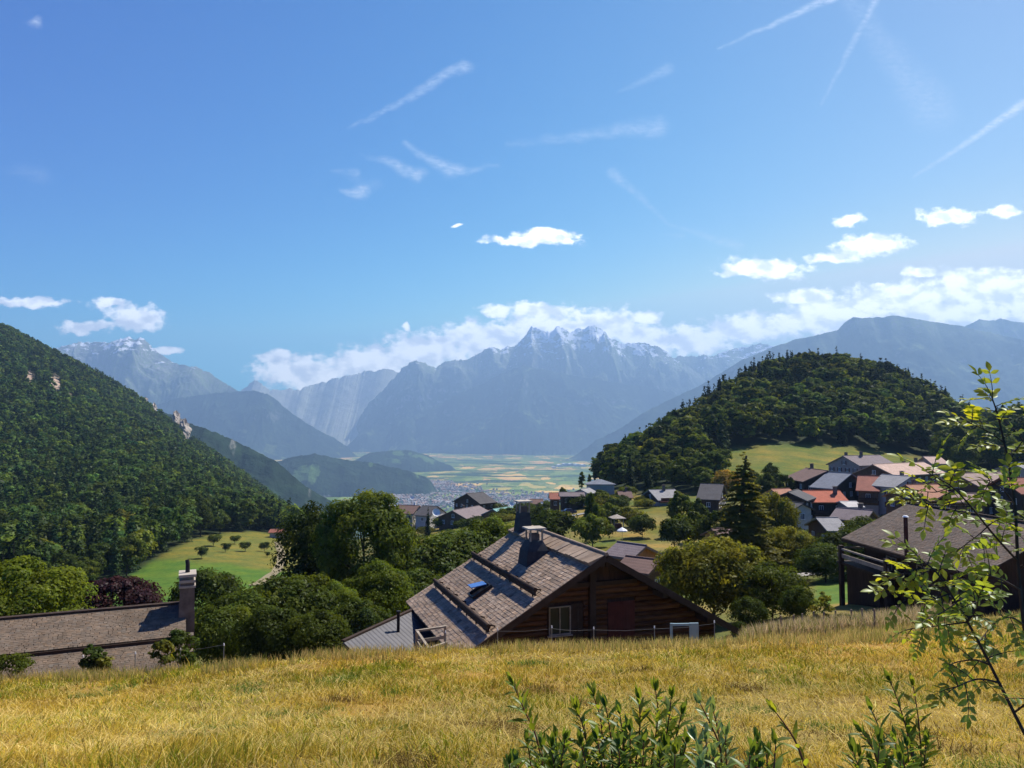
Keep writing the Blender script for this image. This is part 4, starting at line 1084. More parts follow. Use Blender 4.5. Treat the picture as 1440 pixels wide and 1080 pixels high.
# ------------------------------------------------------------------ the big chalet
def main_chalet():
    O = Vector((5.0, 40.0, P(850, 780, 40).z))
    zfar = O.z
    yf = zfar/tanv(737); far = Vector((ray(735, 737)[0]*yf, yf, zfar))
    d = (far-O); L = d.length; d.normalize()
    ang = math.atan2(d.y, d.x)-PI/2
    base = Hs(O.x, O.y+4)-.3
    e = empty('chalet', (O.x, O.y, base), ang, 'big log chalet with a shingled roof and two tall capped chimneys beyond the meadow', 'chalet')
    Mi = Matrix.Rotation(-ang, 3, 'Z')
    def loc(p): return Mi @ (Vector(p)-Vector((O.x, O.y, base)))
    cl = loc((0, 0, 0))
    def hit(u, v, tan, sgn):
        """picture point -> local point on the roof plane z = hr - tan*|x|"""
        a, b = ray(u, v); r = Mi @ Vector((a, 1, b))
        # cl.z + t r.z = hr + sgn*... left slope: z = hr + tan*x (x<0)
        t = (hr + tan*cl.x*(-sgn) - cl.z)/(r.z - tan*r.x*(-sgn))
        return cl + r*t
    hr = O.z-base
    TL, TR = .57, .56; WL, WR = 8.1, 8.5        # slopes and half widths of the roof including eaves
    ov = .9; G = 1.1                            # gable overhang
    g = random.Random(4)
    # walls: a dark board core with round logs laid on the gable that shows
    wl, wr = WL-ov, WR-ov
    zl, zr = hr-wl*TL-.25, hr-wr*TR-.25
    mb = MB(); mb.prism([(-wl, -3), (wr, -3), (wr, zr), (0, hr-.3), (-wl, zl)], 'y', G+.16, L-G); mb.build('wall', M_BOARD, e)
    lg = MB(); r = .15; z = hr-3.55
    def half(zz): return max(0, (hr-.42-zz)/TL), max(0, (hr-.42-zz)/TR)
    zz = hr-1.9; k = 0
    gaps = [(-2.95, -.78, hr-4.55, hr-2.62), (.62, 2.35, hr-4.75, hr-2.75), (-.52, -.16, -5, hr)]
    while zz > -1.5:
        a, b = half(zz); a = min(a, wl-.05); b = min(b, wr-.05)
        segs = [(-a, b)]
        for (x0, x1, z0, z1) in gaps:
            if z0 < zz < z1:
                ns = []
                for (s0, s1) in segs:
                    if x1 <= s0 or x0 >= s1: ns.append((s0, s1)); continue
                    if s0 < x0: ns.append((s0, x0))
                    if s1 > x1: ns.append((x1, s1))
                segs = ns
        for s0, s1 in segs:
            if s1-s0 < .15: continue
            t = g.uniform(.75, 1.3); lg.cur = (t, t*g.uniform(.93, 1.05), t*.95)
            rr = r*g.uniform(.94, 1.04)
            lg.tube([(s0, G+.13, zz), ((s0+s1)/2, G+.13+g.uniform(-.01, .01), zz+g.uniform(-.012, .012)), (s1, G+.13, zz)], rr, 10)
        zz -= .285; k += 1
    lg.cur = (1, 1, 1); lg.build('log_wall', M_LOG, e)
    pb = MB(); pb.box((-.34, G-.02, (hr-.7-2)/2), (.34, .5, hr-.7+2)); pb.box((0, G-.05, hr-1.72), (2*2.4, .26, .22)); pb.build('post', M_TIMBER, e)
    # upper gable boards
    ub = MB(); n = 17
    for i in range(n):
        x = -2.5+i*5.0/(n-1); top = hr-.5-abs(x)*(TL if x < 0 else TR)
        if top > hr-1.65: ub.cur = (g.uniform(.7, 1.2),)*3; ub.box((x, G+.06, (top+hr-1.62)/2), (.29, .05, top-hr+1.62))
    ub.build('gable_boards', M_BOARD, e)
    # left window with shutter, right shutter
    fme, pme = window_meshes(1.25, 1.5, M_TIMBER_L); window(e, fme, pme, (-2.2, G+.02, hr-3.55), 0)
    sb = MB()
    for i in range(5): sb.box((-1.5+i*.145, G-.03, hr-3.58), (.135, .05, 1.75))
    sb.box((-1.21, G-.07, hr-3.0), (.7, .03, .1)); sb.box((-1.21, G-.07, hr-4.1), (.7, .03, .1)); sb.build('shutter', M_TIMBER, e)
    sb = MB()
    for i in range(10): sb.box((.74+i*.165, G-.03, hr-3.75), (.152, .05, 1.9))
    for s in (-3.05, -4.4): sb.box((1.48, G-.07, hr+s), (1.6, .03, .1))
    sb.build('shutter', M_REDWOOD, e)
    # roof: boarding slabs, bargeboards, rafters, shingles
    rb = MB()
    for sgn, W, T in ((-1, WL, TL), (1, WR, TR)):
        x1 = sgn*W; z1 = hr-W*T
        poly = [(0, hr-.05), (x1, z1-.05), (x1, z1-.24), (0, hr-.24)]
        if sgn > 0: poly = poly[::-1]
        rb.prism(poly, 'y', .003 if sgn > 0 else 0, L)
    rb.mat = 1
    for sgn, W, T in ((-1, WL, TL), (1, WR, TR)):
        nrm = Vector((sgn*T, 0, 1)).normalized(); dn = Vector((sgn, 0, -T)).normalized()
        S = math.hypot(W, W*T)
        shingle_field(rb, Vector((0, -.08, hr-.03)), Vector((0, 1, 0)), dn, nrm, L+.1, S+.12, .25, .23, g, var=.17, lift=.022)
    # the ridge cap: a raised strip of wider boards down the left slope
    nrm = Vector((-TL, 0, 1)).normalized(); dn = Vector((-1, 0, -TL)).normalized()
    shingle_field(rb, Vector((.06, -.14, hr+.05)), Vector((0, 1, 0)), dn, nrm, L+.2, 1.28, .62, 1.2, g, var=.12, lift=.16)
    rb.tube([(0, -.16, hr+.06), (0, L+.1, hr+.06)], .1, 6)
    ro = rb.build('roof', [M_TIMBER, M_SHINGLE], e)
    bb = MB(); bb.mat = 0
    for sgn, W, T in ((-1, WL, TL), (1, WR, TR)):
        bb.beam((sgn*.02, -.13, hr-.16), (sgn*W, -.13, hr-W*T-.16), .09, .34)
        for f in (.02, .45, .8):                      # purlin ends under the overhang
            x = sgn*(W-.5)*f; bb.beam((x, -.02, hr-abs(x)*T-.42), (x, G+.1, hr-abs(x)*T-.42), .24, .28)
    bb.build('bargeboard', M_TIMBER, ro)
    # snow guard logs lifted off the left slope
    for (ua, va, ub_, vb) in ((665, 786, 757, 838), (612, 824, 691, 890)):
        a = hit(ua, va, TL, -1); b = hit(ub_, vb, TL, -1)
        x = (a.x+b.x)/2; y0, y1 = sorted((a.y, b.y))
        y0 = max(y0, .1)
        lb = MB(); lift = .42
        pz = hr+TL*x+lift*.85
        lb.tube([(x-.1, y0, pz), (x-.1, y1, pz)], .12, 9)
        lb.beam((x-.1, y0, pz-.2), (x-.1, y1, pz-.2), .08, .22)
        for i in range(7):
            yy = y0+.4+(y1-y0-.8)*i/6; lb.beam((x-.1, yy, pz), (x+.38, yy, hr+TL*(x+.38)+.02), .07, .07); lb.beam((x-.1, yy, pz), (x-.1, yy, hr+TL*(x-.1)), .07, .07)
        lb.build('snow_guard', M_TIMBER, ro)
    # chimneys: dark slate clad shafts that widen at the foot, slab caps on four posts
    for (ub_, vb, utop, vtop, wtop, wbot, dbot) in ((736, 749, 737, 705, .82, .98, 1.0), (752, 786, 755, 743, .93, 1.36, 1.5)):
        q = hit(ub_, vb, TL, -1)
        a, b = ray(utop, vtop); wp = Vector((O.x, O.y, base))+Matrix.Rotation(ang, 3, 'Z') @ q
        ht = b*wp.y-wp.z                             # cap height over the foot
        cx, cy, cz = q.x+.1, q.y+.35, q.z
        cb = MB(); zt = cz+ht-.75
        cb.taper((cx, cy, cz-1.0), (dbot*1.12, wbot*1.25), (cx, cy, cz+.5), (dbot*.9, wbot)); cb.taper((cx, cy, cz+.5), (dbot*.9, wbot), (cx, cy, zt), (wtop*.86, wtop*.86))
        ch = cb.build('chimney', M_RENDER_D, ro)
        fl = MB(); fl.box((cx, cy, zt+.2), (.5, .5, .4)); fl.build('flue', M_STONE_D, ch)
        for i in (-1, 1):
            for j in (-1, 1):
                cp = MB(); cp.box((cx+i*wtop*.40, cy+j*wtop*.40, zt+.33), (.09, .09, .7)); cp.build('cap_post', M_TIMBER_L, ch)
        ck = MB(); ck.taper((cx, cy, zt+.68), (wtop*1.26, wtop*1.26), (cx, cy, zt+.77), (wtop*1.22, wtop*1.22)); ck.build('cap_slab', M_CONC, ch)
    # open roof window
    q = hit(676, 832, TL, -1); rot = Matrix.Rotation(-math.atan(TL), 3, 'Y')
    fb = MB()
    for i, j, sx, sy in ((-.62, 0, .1, 1.0), (.62, 0, .1, 1.0), (0, -.5, 1.34, .1), (0, .5, 1.34, .1)):
        c = Vector(q)+rot @ Vector((i, j, .10)); fb.box(c, (sx, sy, .2), rot)
    sk = fb.build('roof_window', M_METAL_D, ro)
    rot2 = Matrix.Rotation(-math.atan(TL)+.36, 3, 'Y')
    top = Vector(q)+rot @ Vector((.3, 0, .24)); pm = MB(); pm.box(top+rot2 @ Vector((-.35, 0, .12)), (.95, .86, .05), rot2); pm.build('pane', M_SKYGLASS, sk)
    pm = MB(); pm.box(Vector(q)+rot @ Vector((0, 0, .02)), (1.14, .9, .03), rot); pm.build('opening', M_METAL_D, sk)
    # gutter and a lean-to store below the far left eaves
    gb = MB(); gb.tube([(-WL-.06, .2, hr-WL*TL-.12), (-WL-.06, L, hr-WL*TL-.12)], .07, 6); gb.build('gutter', M_METAL_D, ro)
    return e
main_chalet()

def annex():
    A = P(592, 852, 48.5); B = P(482, 902, 42.2); B.z = A.z-.15
    yb = 41.2; a, b = ray(482, 902); B = Vector((a*yb, yb, b*yb))
    d = (B-A); L = d.length; d.normalize()
    dn = Vector((.42, -.86, -.30)).normalized(); dn = (dn-d*dn.dot(d)*.6).normalized()
    nrm = d.cross(dn).normalized(); nrm = nrm if nrm.z > 0 else -nrm
    base = Hs(A.x, A.y)
    e = empty('annex', (A.x, A.y, base), 0, 'low outbuilding with a grey corrugated metal roof and thin stove pipe, left of the chalet', 'outbuilding')
    o = Vector((A.x, A.y, base)); S = 5.2
    rb = MB(); n = int(L/.085); vs = []; fs = []
    for i in range(n+1):
        t = i/n; w = abs(((t*L/.34) % 1)-.5)*2; lift = .022 if w > .75 else 0
        p = A+d*(t*L)-o+nrm*lift
        vs += [p, p+dn*S]
    for i in range(n): fs.append((2*i, 2*i+1, 2*i+3, 2*i+2))
    rb.add(vs, fs); rb.add([p-nrm*.12 for p in (A-o, B-o, B-o+dn*S, A-o+dn*S)], [(0, 1, 2, 3)])
    ro = rb.build('roof', M_CORR, e)
    rb = MB(); rb.beam(A-o+d*.1+nrm*.03, B-o+nrm*.03, .22, .10); rb.build('ridge_board', M_TIMBER, ro)
    # walls under the sheet
    wb = MB(); q = [A-o, B-o, B-o+dn*S, A-o+dn*S]; q = [p*1 for p in q]
    c = sum(q, Vector())/4; q = [c+(p-c)*.93-nrm*.2 for p in q]
    lo = [Vector((p.x, p.y, -3)) for p in q]
    wb.add(q+lo, [(0, 1, 5, 4), (1, 2, 6, 5), (2, 3, 7, 6), (3, 0, 4, 7), (0, 3, 2, 1)]); wb.build('wall', M_BOARD, e)
    # stove pipe
    def on(u, v):
        a, b = ray(u, v); r = Vector((a, 1, b)); t = (A.dot(nrm))/r.dot(nrm); return r*t
    f = on(560, 888)-o; pb = MB(); pb.tube([f-Vector((0,0,.3)), f+Vector((0,0,1.12))], .09, 9); pb.tube([f+Vector((0,0,1.12)), f+Vector((0,0,1.2))], .13, 9); pb.build('stove_pipe', M_METAL_D, ro)
    # timber terrace rail in front
    e2 = empty('terrace_rail', P(606, 908, 36.5), 0, 'weathered timber terrace railing beside the corrugated roof, half sunk in tall grass', 'railing')
    o2 = e2.location
    pts = [P(586, 890, 37.6), P(603, 915, 35.8), P(627, 907, 36.8), P(626, 884, 38.4)]
    for i, p in enumerate(pts[:4]):
        pm = MB(); pm.box(p-o2-Vector((0, 0, .55)), (.13, .13, 1.4)); pm.build('post', M_TIMBER_L, e2)
    rm = MB()
    for i, j in ((0, 1), (1, 2), (0, 3)):
        rm.beam(pts[i]-o2+Vector((0, 0, .1)), pts[j]-o2+Vector((0, 0, .1)), .12, .09); rm.beam(pts[i]-o2-Vector((0, 0, .42)), pts[j]-o2-Vector((0, 0, .42)), .05, .16)
    rm.build('rail', M_TIMBER_L, e2)
annex()

def left_house():
    zr = P(262, 851, 35).z
    E = P(262, 851, 35); d = Vector((.915, .40, 0)).normalized(); L = 15
    A = E-d*L
    ang = math.atan2(d.y, d.x)-PI/2
    base = Hs(A.x+8, A.y)-.8; hr = E.z-base
    e = empty('cottage', (A.x, A.y, base), ang, 'long low cottage with a brown shingled roof and stone end chimney, at the left', 'house')
    W, T = 4.6, .40; g = random.Random(8)
    mb = MB(); mb.prism([(-W+.5, -2), (W-.5, -2), (W-.5, hr-(W-.5)*T-.2), (0, hr-.25), (-W+.5, hr-(W-.5)*T-.2)], 'y', .3, L-.3); mb.build('wall', M_STONE_D, e)
    rb = MB()
    for sgn in (-1, 1):
        poly = [(0, hr), (sgn*W, hr-W*T), (sgn*W, hr-W*T-.2), (0, hr-.2)]
        rb.prism(poly if sgn < 0 else poly[::-1], 'y', .003 if sgn > 0 else 0, L)
    rb.mat = 1; nrm = Vector((T, 0, 1)).normalized(); dn = Vector((1, 0, -T)).normalized(); S = math.hypot(W, W*T)
    # the slope toward the meadow in two lifts with a step between them
    shingle_field(rb, Vector((0, 0, hr+.14)), Vector((0, 1, 0)), dn, nrm, L, S*.52, .17, .12, g, var=.09, lift=.012, rag=.005)
    shingle_field(rb, Vector((0, 0, hr+.005))+dn*(S*.48), Vector((0, 1, 0)), dn, nrm, L, S*.52+.1, .17, .12, g, var=.09, lift=.012, rag=.005)
    rb.mat = 0
    p0 = Vector((0, 0, hr+.06))+dn*(S*.52); rb.beam(p0+Vector((0, .02, -.02)), p0+Vector((0, L-.02, -.02)), .08, .15)
    rb.beam((0, 0, hr+.15), (0, L, hr+.15), .3, .08)
    ro = rb.build('roof', [M_TIMBER, M_SHINGLE_L], e)
    gb = MB(); x = W+.07; z = hr-W*T-.1; gb.tube([(x, 0, z), (x, L, z)], .08, 7); gb.build('gutter', M_METAL_D, ro)
    # broad stone chimney against the end wall
    cb = MB(); cx, cy = .55, L+.02; top = P(268, 803, 35).z-base
    cb.taper((cx, cy, -1.5), (1.3, .72), (cx, cy, hr-.8), (1.2, .68)); cb.taper((cx, cy, hr-.8), (1.2, .68), (cx, cy, top-.35), (1.1, .6))
    ch = cb.build('chimney', M_STONE, e)
    cb = MB(); cb.box((cx, cy, top-.52), (1.22, .70, .10)); cb.box((cx, cy, top-.28), (1.2, .68, .12)); cb.box((cx, cy, top-.02), (1.26, .74, .12)); cb.build('chimney_cap', M_CONC, ch)
    cb = MB(); cb.tube([(cx, cy, top), (cx, cy, top+.42), (cx-.05, cy-.03, top+.6)], [.10, .09, .09], 8); cb.build('flue', M_METAL_D, ch)
    sb = MB()
    for i in range(3): sb.box((cx+1.05+i*.05, cy-.05, hr-1.0-i*.34), (.5, .7, .14))
    sb.build('stone_step', M_STONE, ch)
left_house()

def right_house():
    zE = P(1183, 757, 58).z
    A = P(1183, 757, 58); yB = zE/tanv(811); B = Vector((ray(1373, 811)[0]*yB, yB, zE))
    d = (A-B); L = d.length; d.normalize(); ang = math.atan2(d.y, d.x)-PI/2      # local Y from the near corner to the far one, slope on the left
    W, T = 5.6, .47
    X = Vector((math.cos(ang), math.sin(ang), 0))
    o = B+X*W; base = Hs(o.x, o.y+4)-.5; hr = zE+W*T-base
    e = empty('chalet', (o.x, o.y, base), ang, 'dark timber chalet with broad brown roof and one tall thin flue, right of the lawn', 'chalet')
    mb = MB(); ov = 1.1; w = W-ov; zl = hr-w*T-.2
    mb.prism([(-w, -3), (w, -3), (w, zl), (0, hr-.25), (-w, zl)], 'y', .9, L-1.3); mb.build('wall', M_BOARD, e)
    g = random.Random(12); rb = MB()
    for sgn in (-1, 1):
        poly = [(0, hr), (sgn*W, hr-W*T), (sgn*W, hr-W*T-.22), (0, hr-.22)]
        rb.prism(poly if sgn < 0 else poly[::-1], 'y', .003 if sgn > 0 else 0, L)
    rb.mat = 1
    for sgn in (-1, 1):
        nrm = Vector((sgn*T, 0, 1)).normalized(); dn = Vector((sgn, 0, -T)).normalized()
        shingle_field(rb, Vector((0, -.05, hr+.005)), Vector((0, 1, 0)), dn, nrm, L+.1, math.hypot(W, W*T)+.06, .26, .17, g, var=.09, lift=.016, rag=.008)
    rb.mat = 0; rb.tube([(0, -.05, hr+.05), (0, L+.05, hr+.05)], .10, 6)
    ro = rb.build('roof', [M_TIMBER, M_SHINGLE_D], e)
    # tall flue
    Mi = Matrix.Rotation(-ang, 3, 'Z'); cl = Mi @ (-Vector((o.x, o.y, base))); a, b = ray(1275, 784); r = Mi @ Vector((a, 1, b))
    t = (hr+T*cl.x-cl.z)/(r.z-T*r.x); q = cl+r*t
    yw = (Vector((o.x, o.y, base))+Matrix.Rotation(ang, 3, 'Z') @ q).y
    ht = (tanv(727)-tanv(784))*yw
    fb = MB(); fb.tube([q-Vector((0, 0, .4)), q+Vector((0, 0, ht))], .13, 10); fl = fb.build('flue', M_RUST, ro)
    fb = MB(); fb.tube([q+Vector((0, 0, ht)), q+Vector((0, 0, ht+.1))], [.2, .12], 10); fb.build('flue_cap', M_WHITE, fl)
    # balcony at the far left corner with a pale rail
    bb = MB(); y1 = L-1.3
    bb.box((-w-.9, y1-2.5, hr-4.3), (1.8, 6.5, .18)); bb.build('balcony_floor', M_TIMBER, e)
    bb = MB(); bb.box((-w-.55, y1-1.5, hr-7.2), (1.1, 4.2, 5.4)); bb.build('undercroft', M_BOARD, e)
    for i in range(2):
        pb = MB(); pb.box((-w-1.7, y1-5.5+i*5.8, hr-5.6), (.3, .3, 5.2)); pb.build('post', M_TIMBER, e)
    rl = MB(); rl.beam((-w-1.72, y1-5.75, hr-3.25), (-w-1.72, y1+.75, hr-3.25), .1, .12); rl.beam((-w-1.72, y1+.75, hr-3.25), (-w+.2, y1+.75, hr-3.25), .1, .12)
    rl.beam((-w-1.72, y1-5.75, hr-3.75), (-w-1.72, y1+.75, hr-3.75), .05, .3); rl.build('rail', M_TIMBER_L, e)
    fme, pme = window_meshes(1.2, 1.3, M_TIMBER_L)
    for yy in (3.0, 6.4, 9.8): window(e, fme, pme, (-w-.02, yy, hr-3.9), -PI/2)
right_house()

# ------------------------------------------------------------------ the village
WH, CR, PK, BR, DK = (.48, .46, .41), (.36, .32, .26), (.33, .25, .22), (.13, .075, .045), (.06, .04, .03)
W_WH, W_CR, W_PK = wallm(WH), wallm(CR), wallm(PK)
W_BR, W_DK, W_OR = wallm(BR, 'timber'), wallm(DK, 'timber'), wallm((.34, .17, .07), 'timber')
RO_RED, RO_OR, RO_TAN, RO_BRN, RO_GRY, RO_BLU, RO_DRK, RO_PUR, RO_RUST, RO_TUR = [roofm(c) for c in ((.42,.115,.06),(.36,.17,.10),(.48,.33,.25),(.155,.095,.075),(.26,.25,.24),(.17,.18,.20),(.075,.07,.07),(.19,.15,.145),(.27,.10,.065),(.20,.36,.32))]
VG = 'houses of the hamlet below the field'
hr_ = house_ridge
hr_('house', 'small brown roofed house at the left end of the village row under the field', 1133, 658, 1164, 662, 677, 186, RO_BRN, W_DK, group=VG, low=W_CR, low_h=1.5, chimneys=((.15, -.1),))
hr_('house', 'house with a slate blue roof between two brown ones under the field', 1163, 664, 1198, 666, 687, 178, RO_BLU, W_DK, group=VG, low=W_WH, low_h=2, chimneys=(), bal=True)
hr_('house', 'house with a bright red orange roof and dark upper wall', 1128, 690, 1181, 690, 706, 156, RO_RED, W_DK, group=VG, low=W_CR, low_h=2.2, chimneys=((.85, .3),), bal=True)
hr_('house', 'purple grey roofed pink house at the top of the village beside the field', 1185, 641, 1237, 640, 654, 222, RO_PUR, W_PK, group=VG, chimneys=((.15, -.2), (.45, .1)), bal=True, shutter=M_REDWOOD)
hr_('house', 'big house with a pale tan roof, topmost right in the village', 1227, 653, 1299, 650, 667, 196, RO_TAN, W_BR, group=VG, chimneys=((.78, -.4), (.9, -.1)))
hr_('house', 'house with a rust red roof and pale render below, centre of the village', 1206, 669, 1239, 670, 690, 172, RO_RUST, W_BR, group=VG, low=W_CR, low_h=2.6, chimneys=((.65, -.45),), bal=True)
hr_('house', 'grey roofed white house with two roof vents in the village centre', 1240, 667, 1282, 670, 685, 168, RO_GRY, W_WH, group=VG, chimneys=((.55, -.25), (.5, -.7)), shutter=M_REDWOOD)
hr_('house', 'house with a wide orange roof in front of the white walled house', 1273, 682, 1318, 681, 703, 149, RO_OR, W_BR, group=VG, chimneys=((.4, -.2),))
hr_('house', 'low grey brown roofed barn above the pale shed, below the red orange roof', 1176, 714, 1228, 718, 732, 126, RO_PUR, W_DK, group=VG, chimneys=((.6, -.4),), storeys=1, low=W_WH, low_h=.6)
hr_('shed', 'pale flat roofed shed right of the red orange roof', 1180, 705, 1198, 705, 713, 150, roofm((.45,.42,.38)), W_CR, tilt=.2, group=VG, chimneys=(), storeys=1, wins=False)
hr_('shed', 'small shed with a light grey roof below the village', 1147, 728, 1162, 728, 746, 117, RO_GRY, W_BR, tilt=.35, group=VG, chimneys=(), storeys=1)
hr_('house', 'white walled house with a dark low roof left of the red orange roof', 1100, 704, 1130, 708, 714, 139, RO_DRK, W_WH, group=VG, chimneys=(), storeys=2)
hr_('house', 'dark timber gable house behind the white walled one', 1108, 692, 1122, 688, 703, 152, RO_DRK, W_DK, group=VG, chimneys=())
hr_('house', 'house with an orange brown roof at the left of the village, among shrubs', 1084, 688, 1110, 687, 698, 166, RO_OR, W_CR, group=VG, chimneys=())
hr_('house', 'tan roofed house with a roof window at the right, behind the sapling', 1343, 666, 1413, 664, 687, 150, roofm((.30,.215,.17)), W_BR, group=VG, chimneys=(), skylight=((.45, -.4),))
hr_('house', 'dark red roofed house at the right edge behind the sapling', 1405, 672, 1450, 672, 694, 140, RO_RUST, W_DK, group=VG, chimneys=((.3, -.2),))
hr_('house', 'tall grey walled house at the right edge beside the dark red roof', 1422, 651, 1450, 650, 660, 190, RO_GRY, W_CR, group=VG, storeys=3, chimneys=())
hr_('house', 'pinkish roofed house highest at the right, under the row of trees', 1298, 642, 1322, 642, 652, 215, RO_TAN, W_PK, group=VG, chimneys=())
hr_('house', 'brown roofed house between the orange and the tan roof at the right', 1318, 676, 1345, 676, 692, 162, RO_BRN, W_CR, group=VG, chimneys=((.5, -.2),))
hr_('house', 'low tan roof just above the broad brown roof, right of the orange roof', 1330, 694, 1375, 694, 706, 128, roofm((.30,.2,.16)), W_BR, group=VG, chimneys=(), storeys=1)
CG = 'houses round the meadow in the middle'
hr_('house', 'grey roofed house with a red balcony beside the meadow', 912, 689, 949, 688, 703, 206, RO_GRY, W_DK, group=CG, low=W_CR, low_h=1.4, chimneys=((.55, .1),), balcony=('right', 1.6, 1.3, M_REDWOOD))
hr_('house', 'dark grey steep roofed house half hidden by the tall conifer', 985, 680, 1018, 681, 702, 188, RO_DRK, W_DK, group=CG, chimneys=())
hr_('house', 'hip roofed grey house at the foot of the wooded hill', 824, 674, 864, 674, 681, 232, RO_BLU, W_CR, group=CG, hip=3.5, chimneys=(), tilt=.36)
hr_('house', 'long low house with a dark eave beside the parked car', 786, 692, 822, 692, 698, 216, RO_PUR, W_DK, group=CG, chimneys=(), storeys=1)
hr_('house', 'red brown house left of the long low house', 772, 693, 787, 693, 702, 226, RO_RUST, W_BR, group=CG, chimneys=())
hr_('house', 'small white gabled house between the low house and the hip roof', 816, 688, 829, 686, 694, 224, RO_GRY, W_WH, group=CG, chimneys=())
hr_('house', 'brown roofed cabin right of the hip roofed house', 868, 691, 888, 691, 700, 226, RO_BRN, W_BR, group=CG, chimneys=((.7, -.2),))
hr_('shed', 'small brown garden shed left of the tall conifer', 1000, 744, 1016, 743, 752, 112, RO_BRN, W_OR, group=CG, chimneys=(), storeys=1, wins=False)
hr_('barn', 'grey roofed barn with a red brown gable just behind the chalet ridge', 868, 762, 905, 767, 783, 74, RO_PUR, W_OR, group=CG, chimneys=(), storeys=1, tilt=.40)
hr_('shed', 'low brown lean-to in front of the grey roofed barn', 880, 782, 905, 785, 797, 68, RO_BRN, W_BR, group=CG, chimneys=(), storeys=1, tilt=.35)
LG = 'houses behind the grassy mound'
hr_('house', 'long brown roofed house at the left behind the grassy mound', 560, 710, 590, 711, 722, 256, RO_BRN, W_CR, group=LG, chimneys=((.75, -.2),), ch_mat=M_WHITE, shutter=M_TIMBER)
hr_('house', 'dark roofed house next to the thin conifer', 594, 711, 616, 712, 725, 250, RO_DRK, W_WH, group=LG, chimneys=())
hr_('house', 'house with a pinkish grey roof on the edge of the grassy mound', 636, 718, 674, 711, 727, 236, RO_PUR, W_BR, group=LG, chimneys=((.6, -.4),))
hr_('house', 'big dark gabled house standing against the town below', 656, 694, 680, 692, 708, 300, RO_DRK, W_DK, group=LG, chimneys=())
hr_('house', 'house with a turquoise roof left of the tall chimney', 693, 716, 720, 712, 724, 236, RO_TUR, W_OR, group=LG, chimneys=(), storeys=1)
hr_('house', 'low brown roofed cabin left of the turquoise roof', 677, 718, 693, 717, 724, 242, RO_BRN, W_BR, group=LG, chimneys=(), storeys=1)
hr_('house', 'brown house showing behind the tall chimney', 745, 702, 764, 702, 709, 262, RO_BRN, W_BR, group=LG, chimneys=())
hr_('house', 'small grey roofed house between the long brown roof and the trees', 618, 722, 636, 722, 729, 252, RO_GRY, W_DK, group=LG, chimneys=())
hr_('farmhouse', 'lone white farmhouse with a red roof at the top of the left meadow', 380, 744, 402, 744, 749, 318, RO_RUST, W_WH, chimneys=(), tilt=.4)

# ---- town in the valley and the works beyond it
def town():
    g = np.random.default_rng(44); mb = MB(); n = 0
    cen = [(590, 706, 26, 7), (640, 694, 45, 9), (700, 700, 60, 8), (620, 686, 40, 5), (560, 716, 30, 5), (770, 704, 50, 7), (820, 700, 40, 6), (680, 712, 60, 6), (640, 708, 60, 8), (610, 680, 18, 3), (560, 700, 20, 4)]
    for i in range(2100):
        c = cen[g.integers(len(cen))]; u = g.normal(c[0], c[2]*.62); v = g.normal(c[1], c[3]*.6)
        if v < 676 or v > 732: continue
        a, b = ray(u, v); y = -551/b
        if y < 3600 or y > 7600: continue
        x = a*y; z = Hs(x, y)
        k = g.uniform(.5, 1); big = g.random() < .06
        w, l, h = (g.uniform(30, 70), g.uniform(22, 45), g.uniform(8, 14)) if big else (g.uniform(11, 22), g.uniform(10, 18), g.uniform(7, 14))
        rot = Matrix.Rotation(g.uniform(0, PI), 3, 'Z')
        rc = [(.30,.17,.12), (.26,.24,.23), (.20,.16,.15), (.34,.32,.29)][g.choice(4, p=[.35,.3,.2,.15])]
        wc = (.46*k, .44*k, .40*k)
        mb.cur = wc; mb.box((x, y, z+h/2-1), (w, l, h), rot)
        mb.cur = rc
        vs = [rot @ Vector(p)+Vector((x, y, z)) for p in ((-w*.55,-l*.55,h-.9),(w*.55,-l*.55,h-.9),(w*.55,l*.55,h-.9),(-w*.55,l*.55,h-.9),(-w*.5,0,h+(.5 if big else 3.5)),(w*.5,0,h+(.5 if big else 3.5)))]
        mb.add(vs, [(0, 1, 5, 4), (2, 3, 4, 5), (1, 2, 5), (3, 0, 4)])
        n += 1
    m, t, bs = material('town_walls'); at = t.new('ShaderNodeAttribute', attribute_name='tint')
    t.l.new(at.outputs['Color'], bs.inputs['Base Color']); bs.inputs['Roughness'].default_value = .9
    tag(mb.build('town', m), 'small grey and brown town spread over the valley floor', 'town', kind='stuff')
    for i, (u, v, w, l, h) in enumerate(((779, 657.5, 50, 60, 22), (787, 656, 70, 80, 30), (795, 654.5, 70, 90, 34), (803, 654.5, 75, 90, 32), (812, 655, 70, 90, 30), (820, 655.5, 50, 80, 28))):
        a, b = ray(u, v); y = -548/b; x = a*y; z = Hs(x, y)
        e = empty('factory_hall', (x, y, z), .2, 'white barrel roofed hall of the works on the valley floor', 'factory', 'white halls of the works in the valley')
        wb = MB(); wb.box((0, 0, h*.3-1), (w, l, h*.6)); wb.build('wall', M_WHITE, e)
        poly = [(w*.52*math.cos(PI-PI*k/8), h*.6-.9+h*.4*math.sin(PI*k/8)) for k in range(9)]
        rb = MB(); rb.prism(poly, 'y', -l*.52, l*.52); rb.build('roof', M_WHITE, e)
town()

